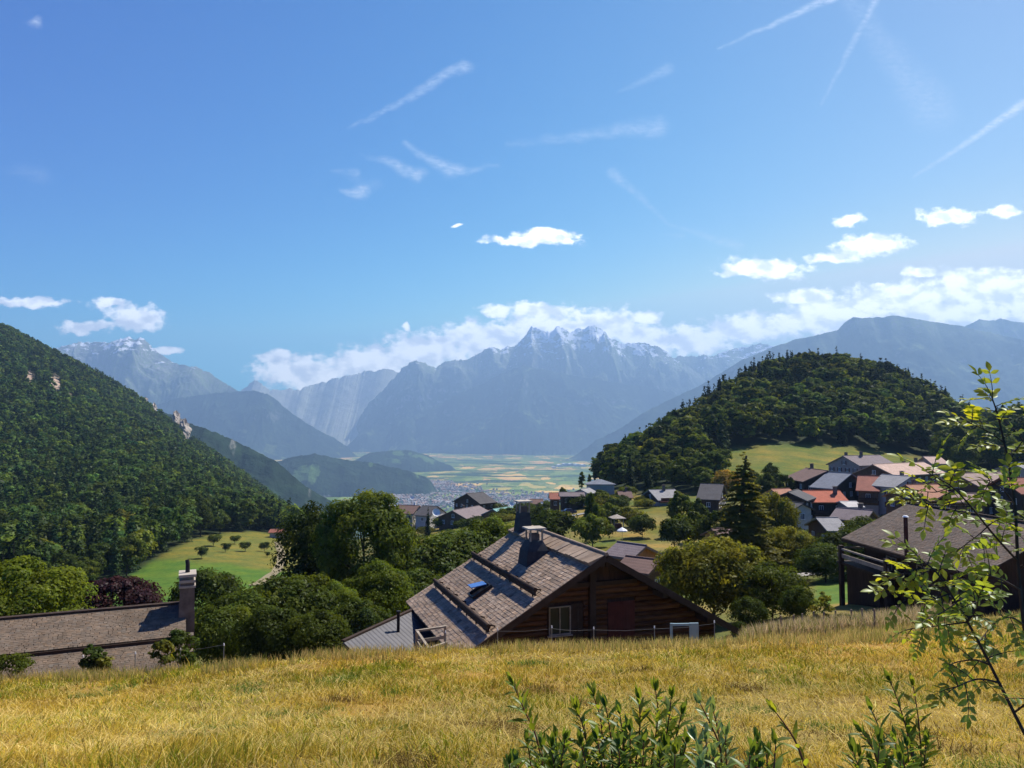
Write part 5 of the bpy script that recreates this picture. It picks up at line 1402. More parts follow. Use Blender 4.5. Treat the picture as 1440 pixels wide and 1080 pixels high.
# ---- small things round the meadow
def car():
    p = P(800, 717, 205); z = Hs(p.x, p.y)
    e = empty('car', (p.x, p.y, z+.02), .15, 'dark blue car parked in shade below the long low house', 'car')
    m, t, bs = material('car_paint'); tc = t.new('ShaderNodeTexCoord'); n = t.noise(tc.outputs['Object'], 3, 2)
    t.set(bs.inputs['Base Color'], t.ramp(n, [(.3, (.02,.03,.075)), (.7, (.03,.045,.11))])); bs.inputs['Roughness'].default_value = .25; bs.inputs['Metallic'].default_value = .3
    prof = [(-2.1, .35), (-2.15, .7), (-2.0, .92), (-1.35, .98), (-.75, 1.42), (.75, 1.46), (1.5, .98), (2.05, .86), (2.12, .6), (2.05, .35)]
    vs = []; n = len(prof)
    for s, k in ((-.84, 1), (-.7, 0), (.7, 0), (.84, 1)):
        for (x, zz) in prof: vs.append((x*(1 if k else .985), s, min(zz, 1.0) if k else zz))
    fs = [tuple(range(n))[::-1], tuple(range(3*n, 4*n))]
    for r in range(3):
        for i in range(n): fs.append((r*n+i, r*n+(i+1) % n, (r+1)*n+(i+1) % n, (r+1)*n+i))
    b = MB(); b.add(vs, fs, False); b.build('body', m, e)
    wb = MB(); wb.prism([(-1.25, 1.0), (-.75, 1.36), (.7, 1.39), (1.3, 1.0)], 'y', -.80, -.765); wb.prism([(-1.25, 1.0), (-.75, 1.36), (.7, 1.39), (1.3, 1.0)], 'y', .765, .80); wb.build('side_window', M_GLASS, e)
    for x in (-1.3, 1.3):
        for y in (-.78, .78):
            k = MB(); k.tube([(x, y-.1, .33), (x, y+.1, .33)], .33, 14); wh = k.build('wheel', M_METAL_D, e)
            k = MB(); k.tube([(x, y-.115, .33), (x, y+.115, .33)], .19, 10); k.build('rim', M_WIRE, wh)
car()
def shelter():
    y = 150; p = P(868, 742, y); zt = tanv(723)*y
    e = empty('garden_shelter', (p.x, p.y, p.z), .2, 'pale roofed open garden shelter on posts at the meadow edge', 'shelter')
    h = zt-p.z
    for i in (-1, 1):
        for j in (-1, 1):
            b = MB(); b.box((i*.95, j*.95, h*.35), (.14, .14, h*.9)); b.build('post', M_TIMBER_L, e)
    b = MB(); b.add([(-1.4,-1.4,h*.74),(1.4,-1.4,h*.74),(1.4,1.4,h*.74),(-1.4,1.4,h*.74),(0,0,h),(-1.4,-1.4,h*.70),(1.4,-1.4,h*.70),(1.4,1.4,h*.70),(-1.4,1.4,h*.70)], [(0,1,4),(1,2,4),(2,3,4),(3,0,4),(0,5,6,1),(1,6,7,2),(2,7,8,3),(3,8,5,0),(5,8,7,6)]); b.build('roof', M_CONC, e)
    b = MB(); b.box((0, 0, .4), (1.5, 1.5, .8)); b.build('bench_box', M_REDWOOD, e)
    y = 128; p = P(875, 759, y); e = empty('parasol', (p.x, p.y, p.z), 0, 'white garden parasol on the meadow below the garden shelter', 'parasol')
    b = MB(); b.tube([(0, 0, -.3), (0, 0, 2.0)], .03, 6); b.build('pole', M_WIRE, e)
    b = MB(); n = 8; vs = [(0, 0, 2.15)]+[(0.9*math.cos(2*PI*i/n), 0.9*math.sin(2*PI*i/n), 1.62) for i in range(n)]+[(0.92*math.cos(2*PI*i/n), 0.92*math.sin(2*PI*i/n), 1.45) for i in range(n)]
    b.add(vs, [(0, 1+i, 1+(i+1) % n) for i in range(n)]+[(1+i, 1+n+i, 1+n+(i+1) % n, 1+(i+1) % n) for i in range(n)]); b.build('canopy', M_WHITE, e)
shelter()
def dish(u, v, y, rad, label):
    p = P(u, v, y); e = empty('satellite_dish', (p.x, p.y, p.z-rad*1.6), 0, label, 'satellite dish')
    b = MB(); rows = []; n = 14
    fw = Vector((.35, -.85, .4)).normalized(); s = fw.cross(Vector((0, 0, 1))).normalized(); t = s.cross(fw); c = Vector((0, 0, rad*1.6))
    vs = []
    for r in (0.0, .5, 1.0):
        for i in range(n):
            a = 2*PI*i/n; vs.append(c+(s*math.cos(a)+t*math.sin(a))*rad*max(r, .02)+fw*(r*r*rad*.28))
    fs = [((j*n+i), j*n+(i+1) % n, (j+1)*n+(i+1) % n, (j+1)*n+i) for j in range(2) for i in range(n)]
    b.add(vs, fs, True); b.build('reflector', M_WHITE, e)
    b = MB(); b.tube([(0, 0, -2.0), (0, .1, rad*1.5)], .06, 6); b.tube([c-t*rad*.8, c+fw*rad*.9], .03, 5); b.build('mast', M_WIRE, e)
dish(613, 721, 232, 1.25, 'large white satellite dish beside the dark roofed house behind the mound')
dish(579, 700, 262, .75, 'white satellite dish standing clear against the town at the left')
dish(719, 709, 226, .75, 'white satellite dish beside the turquoise roof')
dish(762, 707, 250, .45, 'small white satellite dish right of the tall chimney')

# ---- fences at the edge of the dry meadow
def wire_post(x, y, h, label, group, m=M_WIRE, r=.022, cap=True, name='fence_post'):
    z = Hs(x, y); e = empty(name, (x, y, z), 0, label, 'fence post', group)
    b = MB(); b.tube([(0, 0, -.3), (0, 0, h)], r, 7); b.build('shaft', m, e)
    if cap:
        b = MB(); b.tube([(0, 0, h-.03), (0, 0, h+.05)], [r*1.9, r*1.2], 7); b.build('insulator', M_WHITE, e)
    return Vector((x, y, z+h))
def fence(us, y, h, label, lw, m, r, cap=True):
    pts = []
    for u in us:
        yy = y(u) if callable(y) else y
        pts.append(wire_post((u-720)/F*yy, yy, h*R.uniform(.95, 1.05), label, lw, m, r, cap))
    return pts
pp = fence([628, 700, 775, 833, 917, 1000], lambda u: 27.6, .92, 'slim pale electric fence post at the meadow brow before the chalet', 'electric fence posts before the chalet', M_WIRE, .014)
b = MB()
for a, c in zip(pp[:-1], pp[1:]):
    for dz in (-.06, -.55):
        mid = (a+c)/2+Vector((0, 0, dz-.05)); b.tube([a+Vector((0, 0, dz)), mid, c+Vector((0, 0, dz))], .003, 4)
tag(b.build('fence_wire', M_WIRE), 'thin electric fence wire strung along the meadow brow before the chalet', 'fence wire')
pp = fence([128, 200, 262, 322], lambda u: 27.2, .95, 'slim pale electric fence post at the meadow brow before the cottage', 'electric fence posts before the cottage', M_WIRE, .015)
b = MB()
for a, c in zip(pp[:-1], pp[1:]): b.tube([a, (a+c)/2-Vector((0, 0, .06)), c], .004, 4)
tag(b.build('fence_wire', M_WIRE), 'thin electric fence wire strung along the meadow brow before the cottage', 'fence wire')
fence([1092, 1110, 1122, 1138, 1152, 1168, 1190, 1205, 1222, 1252], lambda u: 29+R.uniform(-.6, 2.5), .95, 'weathered wooden fence post among dry grass below the lawn', 'wooden fence posts below the lawn', M_POST, .035, False)
def panel():
    p = P(976, 892, 30.5); z = Hs(p.x, p.y)
    e = empty('metal_gate', (p.x, p.y, z), .05, 'pale blue metal frame with an upright panel below the chalet eaves', 'gate'); zt = P(976, 876, 30.5).z-z
    b = MB(); b.box((0, 0, zt/2-.2), (.36, .08, zt+.4)); b.build('panel', M_PALEBLUE, e)
    b = MB(); b.box((-.93, 0, zt/2-.2), (.09, .07, zt+.4)); b.box((-.54, 0, zt-.06), (.70, .07, .1)); b.build('frame', M_PALEBLUE, e)
panel()

# ---- tracks
def ribbon(name, label, pts, w, mat, lift=.06):
    vs = []; fs = []; P3 = []
    for (u, v, y) in pts: a, b = ray(u, 600); P3.append(Vector((a*y, y, 0)))
    fine = []
    for i in range(len(P3)-1):
        for k in range(8): fine.append(P3[i].lerp(P3[i+1], k/8))
    fine.append(P3[-1])
    for i, p in enumerate(fine):
        d = (fine[min(i+1, len(fine)-1)]-fine[max(i-1, 0)]).normalized(); s = Vector((d.y, -d.x, 0))
        for j in (-1, -.33, .33, 1):
            q = p+s*(w/2*j); vs.append((q.x, q.y, Hs(q.x, q.y)+lift+(.02 if abs(j) < .5 else 0)))
    for i in range(len(fine)-1):
        for j in range(3): fs.append((4*i+j, 4*i+j+1, 4*i+4+j+1, 4*i+4+j))
    b = MB(); b.add(vs, fs, True)
    return tag(b.build(name, mat), label, name, kind='structure')
M_DIRT = simple_mat('dirt_track', (.21, .175, .10), .95, .25, .8, .3)
M_ASPH = simple_mat('grey_road', (.30, .28, .26), .95, .2, .6, .2)
ribbon('path', 'pale dirt path crossing the left meadow to the farmhouse', [(362, 830, 168), (378, 815, 182), (392, 803, 200), (399, 790, 228), (398, 775, 262), (393, 762, 300)], 2.6, M_DIRT, .12)
ribbon('path', 'grey track behind the lawn below the village', [(1070, 806, 96), (1100, 801, 98), (1135, 797, 100), (1165, 792, 104), (1195, 786, 108)], 3.4, M_ASPH, .12)
ribbon('road', 'pale lane edge below the parked car', [(770, 722, 196), (795, 721, 197), (830, 719, 199)], 3.0, M_ASPH, .15)
# ------------------------------------------------------------------ the dry meadow
def grass_mat():
    m = bpy.data.materials.new('dry_grass'); m.use_nodes = True; t = NT(m.node_tree); t.n.clear(); out = t.new('ShaderNodeOutputMaterial')
    at = t.new('ShaderNodeAttribute', attribute_name='tint')
    d = t.new('ShaderNodeBsdfDiffuse'); t.l.new(at.outputs['Color'], d.inputs[0])
    tr = t.new('ShaderNodeBsdfTranslucent'); t.set(tr.inputs[0], t.v('SCALE', at.outputs['Color'], scale=1.1))
    mx = t.new('ShaderNodeMixShader'); mx.inputs[0].default_value = .38
    t.l.new(d.outputs[0], mx.inputs[1]); t.l.new(tr.outputs[0], mx.inputs[2]); t.l.new(mx.outputs[0], out.inputs[0])
    return m
def blades(x, y, h, w, lean, az, col, g):
    """bent blades: two quads' worth of strip each, root to tip"""
    n = len(x); z = H(x, y)-.02
    dx, dy = np.cos(az), np.sin(az)
    vx, vy = x, y
    vl = np.sqrt(vx*vx+vy*vy); sx, sy = vy/vl, -vx/vl          # blade width roughly faces the open side, jittered
    j = g.normal(size=n)*.7; c, s = np.cos(j), np.sin(j); sx, sy = sx*c-sy*s, sx*s+sy*c
    ml = lean*.42; m_h = h*.55
    def pt(l, hh, k): return np.stack([x+dx*l*h+sx*w*k, y+dy*l*h+sy*w*k, z+hh], 1)
    hx = np.sqrt(np.maximum(.06, 1-lean**2))
    a = pt(0, 0*h, -.5); b = pt(0, 0*h, .5)
    cc = pt(lean*.32, h*.55*np.minimum(1, hx*1.15), .42); d = pt(lean*.32, h*.55*np.minimum(1, hx*1.15), -.42)
    e = pt(lean*.95, h*hx, 0)
    V = np.stack([a, b, cc, d, e], 1).reshape(-1, 3)
    i = np.arange(n)*5
    q = np.stack([i, i+1, i+2, i+3], 1); t = np.stack([i+3, i+2, i+4], 1)
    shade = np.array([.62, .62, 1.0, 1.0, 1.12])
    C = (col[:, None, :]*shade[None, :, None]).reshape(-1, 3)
    return V, q, t, C
def make_grass():
    g = np.random.default_rng(99)
    V, Q, T, C = [], [], [], []; off = 0
    bands = ((3.2, 6.5, 1500, .0050, .0085), (6.5, 10, 1150, .006, .010), (10, 15, 800, .008, .014), (15, 21, 560, .011, .02), (21, 31, 400, .015, .028))
    TUFTS = []
    for i in range(70):
        ty = 5+19*g.random()**1.3; TUFTS.append((g.uniform(-.72, .72)*ty, ty, g.uniform(.10, .34)*(1+ty/30), g.random() < .72))
    for (y0, y1, den, w0, w1) in bands:
        ym = (y0+y1)/2; X0 = .80*y1
        N = int(2*X0*(y1-y0)*den)
        y = g.uniform(y0, y1, N); x = g.uniform(-X0, X0, N)
        keep = (np.abs(x) < .76*y+.5)
        # clumping and thin places
        cl = fbm(x*2.2, y*2.2, 3, 41); keep &= g.random(N) < np.clip(.72+cl*.9, .2, 1)
        x, y = x[keep], y[keep]; n = len(x)
        p1 = fbm(x/1.1, y/1.6, 4, 51); p2 = fbm(x/3.5, y/5, 3, 61); p3 = fbm(x*1.6, y*1.6, 3, 71); p4 = fbm(x/7, y/7, 2, 81)
        straw = np.array([.66, .50, .10]); gold = np.array([.54, .385, .052]); green = np.array([.22, .25, .015]); pale = np.array([.80, .62, .23]); brown = np.array([.27, .175, .05])
        kind = g.random(n)
        pg = np.clip(.19+p2*.8+p3*.35+p1*.3, .03, .85)                                  # share of green blades
        pp = np.clip(.20+p1*.8-p2*.3, .03, .7)
        col = np.where((kind < pg)[:, None], green, np.where((g.random(n) < pp)[:, None], np.where((g.random(n) < .45)[:, None], pale, straw), gold))
        col = np.where((g.random(n) < np.clip(.05+(-p3-.22)*.9, .02, .5))[:, None], brown, col)
        col = col*np.clip(1+g.normal(size=n)*.2+p4*.25, .45, 1.5)[:, None]
        for (tx, ty, tr, tk) in TUFTS:
            m = ((x-tx)**2+((y-ty)*.8)**2 < (tr*(1+.5*p3))**2) & (g.random(n) < .8)
            col[m] = (np.array([.13, .20, .03]) if tk else brown*.55)*g.uniform(.7, 1.3, (int(m.sum()), 1))
        lodge = np.clip(.86+p1*.5, .35, .985)
        lean = np.clip(lodge+g.normal(size=n)*.22, .05, .98)
        az = 3.4*PI*fbm(x/1.3, y/1.3, 3, 91)+g.normal(size=n)*1.2-.6
        h = g.uniform(.07, .21, n)*np.clip(1+p2*.6+p3*.6, .45, 1.8)*np.where(y > 22, 1.15, 1)
        h = np.where(g.random(n) < .03, h*1.6, h); lean = np.where(h > .5, lean*.5, lean)
        lie = g.random(n) < .10; h = np.where(lie, g.uniform(.22, .48, n), h); lean = np.where(lie, g.uniform(.93, .985, n), lean); col = np.where(lie[:, None], col*.5+np.array([.80, .62, .24])*.5, col)
        w = g.uniform(w0, w1, n)
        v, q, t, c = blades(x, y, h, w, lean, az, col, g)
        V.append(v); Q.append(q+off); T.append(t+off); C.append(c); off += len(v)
    # tall soft fringe on the brow
    n = 26000; u = g.uniform(-60, 1500, n); y = g.uniform(23.5, 28.8, n); x = (u-720)/F*y
    k = fbm(x/1.3, y, 3, 15); ok = k > -.12+g.normal(size=n)*.12; x, y = x[ok], y[ok]; n = len(x)
    col = np.where((g.random(n) < .3)[:, None], np.array([.24, .25, .05]), np.array([.50, .37, .12]))*g.uniform(.7, 1.25, n)[:, None]
    v, q, t, c = blades(x, y, g.uniform(.22, .5, n), g.uniform(.010, .022, n), np.clip(g.normal(.3, .2, n), 0, .8), g.uniform(0, 2*PI, n), col, g)
    V.append(v); Q.append(q+off); T.append(t+off); C.append(c); off += len(v)
    # rank dry grass behind the brow at the right, round the wooden posts
    n = 26000; u = g.uniform(1040, 1330, n); y = g.uniform(28.5, 40, n); x = (u-720)/F*y
    col = np.where((g.random(n) < .3)[:, None], np.array([.22, .22, .05]), np.array([.50, .37, .19]))*g.uniform(.6, 1.25, n)[:, None]
    v, q, t, c = blades(x, y, g.uniform(.35, .95, n), g.uniform(.018, .035, n), np.clip(g.normal(.3, .2, n), 0, .8), g.uniform(0, 2*PI, n), col, g)
    V.append(v); Q.append(q+off); T.append(t+off); C.append(c); off += len(v)
    V, Q, T, C = map(np.concatenate, (V, Q, T, C))
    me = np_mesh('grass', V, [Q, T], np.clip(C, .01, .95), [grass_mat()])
    tag(link('grass', me), 'dry golden meadow grass, partly lodged, with greener tufts between', 'grass', kind='stuff')
    print('grass faces', len(Q)+len(T))
make_grass()

# ------------------------------------------------------------------ plants close by
def near_leaf_mat(name, c, tc, gloss=.06):
    return leaf_mat(name, c, .42, tc, gloss, 0)
M_ASH = near_leaf_mat('sapling_leaf', (.10, .17, .02), (.36, .43, .03), .03)
M_SHOOT = near_leaf_mat('shoot_leaf', (.07, .12, .016), (.26, .33, .02), .02)
M_TWIG = simple_mat('dark_twig', (.055, .035, .028), .7, .3, 20, .3)
M_TWIG_R = simple_mat('red_twig', (.20, .065, .035), .6, .3, 20, .2)

def leaf_blade(b, base, d, nrm, ln, wd, col, fold=.25, curl=.15):
    """one pointed leaf, folded along its midrib and drooping at the tip"""
    d = d.normalized(); s = d.cross(nrm).normalized(); n = s.cross(d).normalized()
    prof = ((0, .0), (.18, .55), (.42, 1.0), (.70, .78), (.90, .32), (1, 0))
    vs = []; fs = []
    b.cur = col
    for i, (t, w) in enumerate(prof):
        c = base+d*(ln*t)-n*(ln*curl*t*t)
        vs += [c, c+s*(wd*.5*w)+n*(wd*fold*w*.5), c-s*(wd*.5*w)+n*(wd*fold*w*.5)]
    for i in range(len(prof)-1):
        a = 3*i; fs += [(a, a+3, a+4, a+1), (a, a+2, a+5, a+3)]
    b.add(vs, fs, True)
def compound(b, tw, base, d, up, ln, pairs, leaf, g, young):
    """a pinnate leaf: a stalk with paired leaflets and one at the tip"""
    d = d.normalized(); side = d.cross(up).normalized(); up = side.cross(d).normalized()
    pts = [base+d*(ln*t)-up*(ln*.22*t*t) for t in (0, .25, .5, .75, 1)]
    tw.tube(pts, [.0022, .002, .0018, .0014, .001], 4, False)
    for i in range(pairs):
        t = .25+.69*i/max(1, pairs-1)
        p = base+d*(ln*t)-up*(ln*.22*t*t)
        for s in (-1, 1):
            l = leaf*g.uniform(.75, 1.1)*(1-.25*abs(t-.6)); dd = d*g.uniform(.35, .75)+side*s+up*g.uniform(-.25, .15)
            k = g.uniform(.7, 1.25); y = young*g.uniform(.6, 1.3)
            col = (k*(1+.9*y), k*(1+.45*y), k*(1-.2*y))
            leaf_blade(b, p, dd, up+Vector((g.uniform(-.4, .4), g.uniform(-.4, .4), g.uniform(-.2, .2))), l, l*g.uniform(.42, .55), col)
    k = g.uniform(.8, 1.2); leaf_blade(b, pts[-1], d-up*.35, up, leaf*1.05, leaf*.5, (k*(1+.9*young), k*(1+.45*young), k*(1-.2*young)))

def smooth(pts, n=6):
    out = []
    for i in range(len(pts)-1):
        p0 = pts[max(i-1, 0)]; p1 = pts[i]; p2 = pts[i+1]; p3 = pts[min(i+2, len(pts)-1)]
        for k in range(n):
            t = k/n; out.append(.5*((2*p1)+(p2-p0)*t+(2*p0-5*p1+4*p2-p3)*t*t+(3*p1-p0-3*p2+p3)*t**3))
    return out+[pts[-1]]
def sapling(label, branches, rootpx, D):
    g = random.Random(31)
    rp = P(*rootpx); z = Hs(rp.x, rp.y); o = Vector((rp.x, rp.y, z))
    e = empty('sapling', o, 0, label, 'sapling')
    st = MB(); lv = MB()
    for (pts, r0, r1, leaves) in branches:
        P3 = smooth([P(*p)-o for p in pts])
        n = len(P3); st.tube(P3, [r0+(r1-r0)*i/(n-1) for i in range(n)], 7)
        cnt, f0, f1, ln, young = leaves; cnt = int(cnt*1.3+.5)
        ph = g.uniform(0, 6)
        for i in range(cnt):
            t = f0+(f1-f0)*(i/max(1, cnt-1)); k = min(n-2, int(t*(n-1)))
            p = P3[k].lerp(P3[k+1], t*(n-1)-k); ax = (P3[k+1]-P3[k]).normalized()
            ph += 2.4+g.uniform(-.5, .5)
            s = ax.cross(Vector((0, 1, 0))).normalized(); q = ax.cross(s)
            d = (s*math.cos(ph)+q*math.sin(ph)*.75)+ax*g.uniform(.15, .6)+Vector((0, 0, .1))
            l = ln*g.uniform(.75, 1.12)
            compound(lv, st, p, d, Vector((g.uniform(-.3, .3), g.uniform(-.5, .1), 1)), l, g.choice((3, 3, 4, 5)), l*.40, g, young*(0.3+.9*t))
        leaf_n = g.choice((1, 2))
        if cnt:
            for _ in range(leaf_n): compound(lv, st, P3[-1], (P3[-1]-P3[-3]).normalized()+Vector((g.uniform(-.4, .4), 0, g.uniform(-.3, .3))), Vector((0, -.4, 1)), ln, 3, ln*.42, g, young*1.2)
    st.build('stem', M_TWIG, e); lv.build('leaves', M_ASH, e)
D = 2.7
sapling('leafy sapling leaning in from the right edge, yellow green tips before the brown roof', [
    ([(1520, 1200, 2.55), (1475, 1095, 2.6), (1440, 1030, 2.65), (1405, 960, 2.7), (1372, 895, 2.7), (1343, 845, 2.7), (1318, 806, 2.7), (1296, 788, 2.72)], .0075, .0025, (9, .50, .98, .115, .5)),
    ([(1405, 960, 2.7), (1375, 955, 2.66), (1345, 966, 2.62)], .004, .002, (4, .25, .95, .10, 0)),
    ([(1425, 1003, 2.68), (1450, 985, 2.6), (1480, 970, 2.5)], .004, .002, (3, .3, .95, .10, 0)),
    ([(1392, 935, 2.7), (1372, 928, 2.75), (1350, 930, 2.8)], .004, .002, (4, .2, .95, .105, 0)),
    ([(1360, 875, 2.7), (1320, 880, 2.75), (1282, 884, 2.8)], .003, .0015, (5, .2, .98, .085, .5)),
    ([(1360, 875, 2.7), (1372, 858, 2.65), (1376, 840, 2.6)], .003, .0015, (3, .4, .98, .09, .1)),
    ([(1335, 835, 2.7), (1300, 845, 2.68), (1268, 838, 2.66)], .003, .0015, (5, .2, .98, .105, .45)),
    ([(1310, 800, 2.7), (1290, 800, 2.7), (1272, 808, 2.7)], .0025, .0015, (3, .3, .98, .10, .8)),
    ([(1345, 848, 2.7), (1330, 858, 2.62), (1312, 868, 2.56)], .0025, .0015, (3, .3, .98, .10, .3)),
], (1520, 1290, 2.55), D)
sapling('taller upright sapling at the right edge with bright yellow green leaves against the wooded hill', [
    ([(1470, 1150, 3.1), (1455, 1000, 3.1), (1440, 880, 3.1), (1432, 800, 3.1), (1428, 720, 3.1), (1420, 660, 3.1), (1410, 612, 3.1), (1402, 580, 3.1), (1396, 562, 3.1)], .009, .0025, (14, .38, .99, .12, .6)),
    ([(1432, 790, 3.1), (1400, 755, 3.05), (1365, 712, 3.0), (1338, 684, 3.0), (1310, 668, 3.0)], .005, .002, (10, .12, .99, .13, .65)),
    ([(1365, 712, 3.0), (1340, 712, 2.98), (1305, 708, 2.96)], .003, .0015, (4, .2, .98, .115, .8)),
    ([(1338, 684, 3.0), (1316, 692, 3.05), (1294, 690, 3.1)], .0025, .0015, (3, .2, .98, .11, .9)),
    ([(1412, 622, 3.1), (1388, 606, 3.1), (1366, 596, 3.1)], .003, .0015, (3, .4, .99, .10, .9)),
    ([(1418, 650, 3.1), (1440, 618, 3.1), (1465, 600, 3.05)], .003, .0015, (4, .3, .99, .13, .6)),
    ([(1430, 740, 3.1), (1402, 732, 3.15), (1376, 752, 3.2), (1352, 770, 3.2)], .004, .0015, (6, .15, .98, .13, .3)),
    ([(1428, 710, 3.1), (1410, 688, 3.0), (1392, 676, 2.95)], .003, .0015, (4, .3, .98, .12, .4)),
    ([(1436, 830, 3.1), (1400, 812, 3.0), (1360, 806, 2.95), (1340, 820, 2.9)], .004, .0015, (6, .15, .98, .12, .1)),
    ([(1434, 800, 3.1), (1462, 770, 3.0), (1480, 740, 2.95)], .004, .0015, (4, .2, .98, .13, .2)),
    ([(1442, 880, 3.1), (1420, 868, 3.0), (1398, 876, 2.95), (1385, 892, 2.9)], .004, .0015, (5, .2, .98, .11, 0)),
    ([(1446, 930, 3.1), (1468, 905, 3.0)], .003, .0015, (3, .3, .98, .11, 0)),
], (1480, 1250, 3.1), 3.1)

def shoots(label, stems, D, seed, lm=None, tm=None, dens=1.0, lf=.056, name='shrub', extra=5):
    """upright shoots with narrow alternate leaves, rooted together below the frame"""
    g = random.Random(seed)
    us = [s[0][0] for s in stems]; ue = [s[0][-1][0] for s in stems if len(s[0]) > 2]; stems = list(stems)
    for i in range(extra):
        u0 = g.uniform(min(us)-8, max(us)+8); stems.append(((u0, g.uniform(1040, 1082), (u0+g.uniform(-10, 10), 1100)), D-g.uniform(.0, .3), g.choice((0, 0, .3))))
    cu = sum(us)/len(us)
    x = (cu-720)/F*D; o = Vector((x, D, Hs(x, D)))
    e = empty(name, o, 0, label, 'shrub')
    st = MB(); lv = MB()
    for s in stems:
        young = s[2] if len(s) > 2 else 0; dd = s[1] if len(s) > 1 else D
        (ut, vt), lst = s[0][:2], s[0][2:]
        pts = [P(ut, vt, dd)]
        for (u, v) in lst: pts.append(P(u, v, dd))
        last = pts[-1]; sl = (last-pts[-2]); sl = sl/abs(sl.z); dz = last.z-o.z+.05
        root = Vector((last.x+sl.x*dz*.35, last.y, o.z-.05)); pts = smooth(pts); pts += [last.lerp(root, k/8) for k in range(1, 9)]
        P3 = [p-o for p in pts][::-1]; n = len(P3)
        st.tube(P3, [.0040-.0026*i/(n-1) for i in range(n)], 6)
        Ln = sum((P3[i+1]-P3[i]).length for i in range(n-1)); vis = min(.9, .42/Ln); cnt = int(.42/.0070*dens); ph = g.uniform(0, 6); cum = np.concatenate([[0], np.cumsum([(P3[i+1]-P3[i]).length for i in range(n-1)])])
        for i in range(cnt):
            t = 1-vis+vis*i/cnt
            k = min(n-2, max(0, int(np.searchsorted(cum, t*Ln))-1)); p = P3[k].lerp(P3[k+1], (t*Ln-cum[k])/max(1e-6, cum[k+1]-cum[k])); ax = (P3[k+1]-P3[k]).normalized()
            if g.random() < .12: continue
            ph += 2.4+g.uniform(-.4, .4); sd = ax.cross(Vector((0, 1, .1))).normalized(); q = ax.cross(sd)
            d = sd*math.cos(ph)+q*math.sin(ph)*.8+ax*g.uniform(.5, 1.3)
            l = lf*g.uniform(.7, 1.3)*(1-.3*max(0, (t-.93)/.07)); kk = g.uniform(.65, 1.3); y = young*t*g.uniform(.5, 1.2)
            leaf_blade(lv, p, d, ax+Vector((g.uniform(-.5, .5), g.uniform(-.5, .5), .3)), l, l*g.uniform(.22, .31), (kk*(1+y), kk*(1+.5*y), kk*(1-.2*y)), .3, g.uniform(0, .35))
        for i in range(5):
            d = (P3[-1]-P3[-2]).normalized()+Vector((g.uniform(-.4, .4), g.uniform(-.4, .4), g.uniform(0, .3)))
            leaf_blade(lv, P3[-1], d, Vector((g.uniform(-1, 1), -1, .3)), lf*g.uniform(.5, .9), lf*.24, (1+young, 1+.5*young, 1), .3, .1)
    st.build('stem', tm or M_TWIG_R, e); lv.build('leaves', lm or M_SHOOT, e)
shoots('single tall red stemmed shoot rising left of the shrubs at the bottom', [((722, 962, (738, 1000), (752, 1030), (762, 1070)), 2.3, .3), ((742, 1045, (748, 1085)), 2.3, 0), ((780, 1040, (772, 1080)), 2.3, 0), ((795, 1055, (785, 1100)), 2.35, 0), ((725, 1068, (740, 1110)), 2.3, 0), ((762, 1052, (764, 1100)), 2.25, 0)], 2.3, 1, extra=6)
shoots('broad dark leafy shrub at the bottom of the meadow, centre right', [((812, 1000, (822, 1030), (830, 1080)), 2.2, .5), ((835, 980, (845, 1015), (850, 1080)), 2.25, .5), ((852, 995, (858, 1030), (862, 1085)), 2.2, .2), ((872, 1005, (876, 1040), (876, 1085)), 2.15, 0), ((898, 985, (900, 1020), (893, 1080)), 2.2, .4), ((922, 972, (925, 1010), (915, 1080)), 2.25, .4), ((944, 980, (940, 1015), (930, 1080)), 2.2, .5), ((958, 1005, (950, 1040), (938, 1090)), 2.2, 0), ((886, 1030, (886, 1080)), 2.1, 0), ((840, 1040, (848, 1085)), 2.1, 0), ((965, 1045, (955, 1090)), 2.15, 0), ((905, 1045, (903, 1090)), 2.05, 0), ((870, 1050, (872, 1095)), 2.05, 0), ((935, 1050, (930, 1095)), 2.1, 0), ((818, 1048, (828, 1095)), 2.15, 0)], 2.2, 2, dens=1.1, extra=4)
shoots('pale green shoot with curled silvery tip leaves at the bottom', [((985, 990, (1000, 1020), (1012, 1050), (1016, 1090)), 2.0, .8), ((1003, 1000, (1010, 1030), (1016, 1090)), 2.05, .6), ((1020, 1035, (1022, 1090)), 2.0, .2), ((978, 1040, (995, 1090)), 2.0, .2)], 2.0, 3, near_leaf_mat('pale_shoot_leaf', (.14, .22, .07), (.24, .32, .06), .05), dens=1.1, lf=.05)
shoots('slender bent shoot with a yellow tip, alone at the bottom right of centre', [((1092, 1003, (1108, 1025), (1122, 1050), (1136, 1090)), 1.9, .9), ((1062, 1058, (1072, 1095)), 1.9, 0), ((1078, 1060, (1080, 1100)), 1.9, .1)], 1.9, 4, dens=.75, lf=.05)
shoots('dark shrub with two tall thin shoots at the bottom right', [((1252, 958, (1264, 990), (1276, 1030), (1286, 1080)), 2.3, .2), ((1284, 965, (1290, 1000), (1294, 1040), (1296, 1090)), 2.35, .7), ((1212, 1030, (1228, 1055), (1240, 1095)), 2.2, .3), ((1226, 1000, (1238, 1030), (1250, 1090)), 2.25, .2), ((1258, 1040, (1266, 1090)), 2.2, 0), ((1200, 1058, (1215, 1100)), 2.15, .1), ((1302, 1045, (1298, 1095)), 2.3, .2), ((1276, 1050, (1280, 1095)), 2.15, 0), ((1240, 1055, (1250, 1100)), 2.15, 0)], 2.3, 5, dens=.85, extra=6)
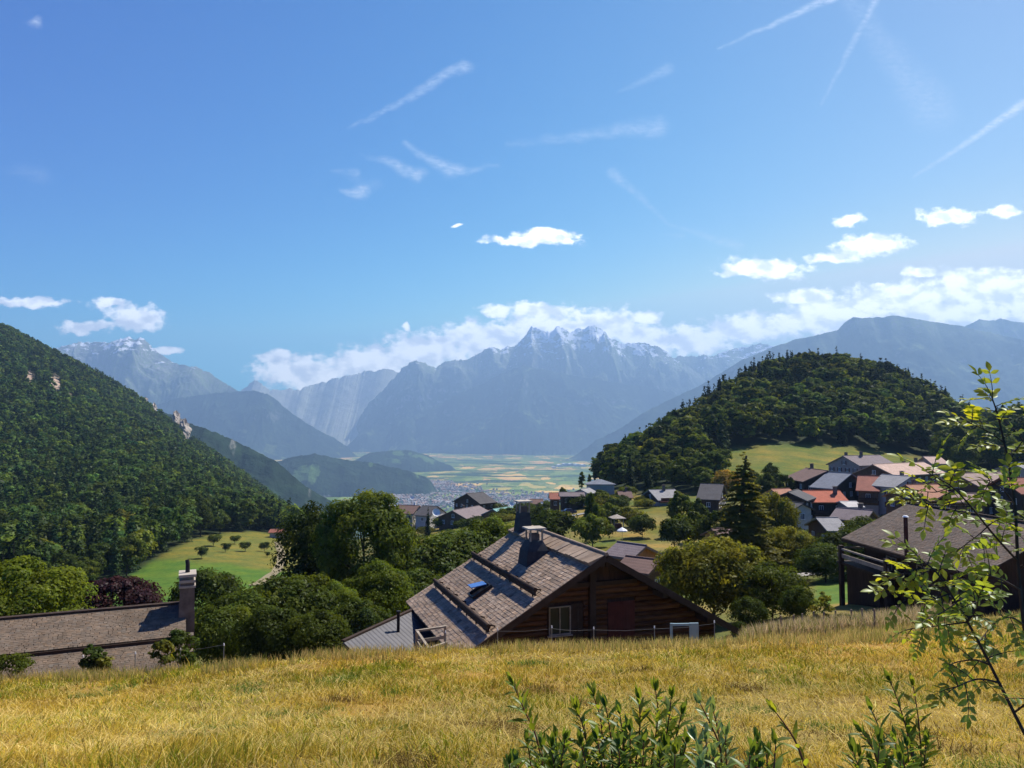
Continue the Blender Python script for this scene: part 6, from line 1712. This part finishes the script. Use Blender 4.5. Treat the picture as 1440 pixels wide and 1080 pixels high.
# weeds and young trees along the brow
def weed(u, v, y, r, h, mat, label, seed, n=900, sp=.05):
    x = (u-720)/F*y; z = Hs(x, y); e = empty('weed' if h < .8 else 'young_tree', (x, y, z), 0, label, 'weed' if h < .8 else 'young tree')
    vv, f, c, ctr, cr = crown_round(seed, h, r, .05, 16, n, sp, lump=.4, tintvar=.35)
    tm = trunk_mb(h*.85, .018, seed, [tuple(p) for p in ctr[:6]]).mesh('stem', M_BARK)
    link('stem', tm, e); link('leaves', np_mesh('leaves', vv, [f], c, [mat]), e)
weed(143, 0, 26.6, .42, 1.35, M_LEAF_D, 'young dark leaved tree standing before the cottage roof', 61, 1100, .07)
weed(158, 0, 26.4, .28, .95, M_LEAF_Y, 'pale yellow green young tree beside the dark one before the cottage roof', 62, 500, .06)
weed(236, 0, 26.2, .40, 1.3, M_LEAF_Y, 'yellow green young tree at the corner of the cottage roof', 63, 900, .07)
weed(262, 0, 27.2, .62, 1.75, M_LEAF_D, 'dark young tree under the stone chimney', 64, 1600, .07)
weed(30, 0, 26.2, .75, .95, M_LEAF, 'spreading green weed patch at the left end of the meadow brow', 65, 1500, .05)
weed(1186, 0, 30.5, .55, .75, M_LEAF_D, 'low dark weed among the dry grass below the lawn', 66, 900, .06)
weed(1148, 0, 31.5, .5, 1.9, M_LEAF_Y, 'thin olive young tree among the wooden posts', 67, 700, .06)
# ------------------------------------------------------------------ the air
def make_haze():
    m = bpy.data.materials.new('haze'); m.use_nodes = True
    t = NT(m.node_tree); t.n.clear(); out = t.new('ShaderNodeOutputMaterial'); pv = t.new('ShaderNodeVolumePrincipled')
    pv.inputs['Color'].default_value = (.38, .60, .92, 1); pv.inputs['Density'].default_value = 8.4e-5; pv.inputs['Anisotropy'].default_value = .2
    t.l.new(pv.outputs[0], out.inputs['Volume'])
    b = MB(); x0, x1, y0, y1, z0, z1 = -33000, 33000, -60, 20500, -660, 2420
    b.box(((x0+x1)/2, (y0+y1)/2, (z0+z1)/2), (x1-x0, y1-y0, z1-z0))
    tag(b.build('haze', m), 'thin blue haze filling the air over the valley', 'haze', kind='stuff')
make_haze()
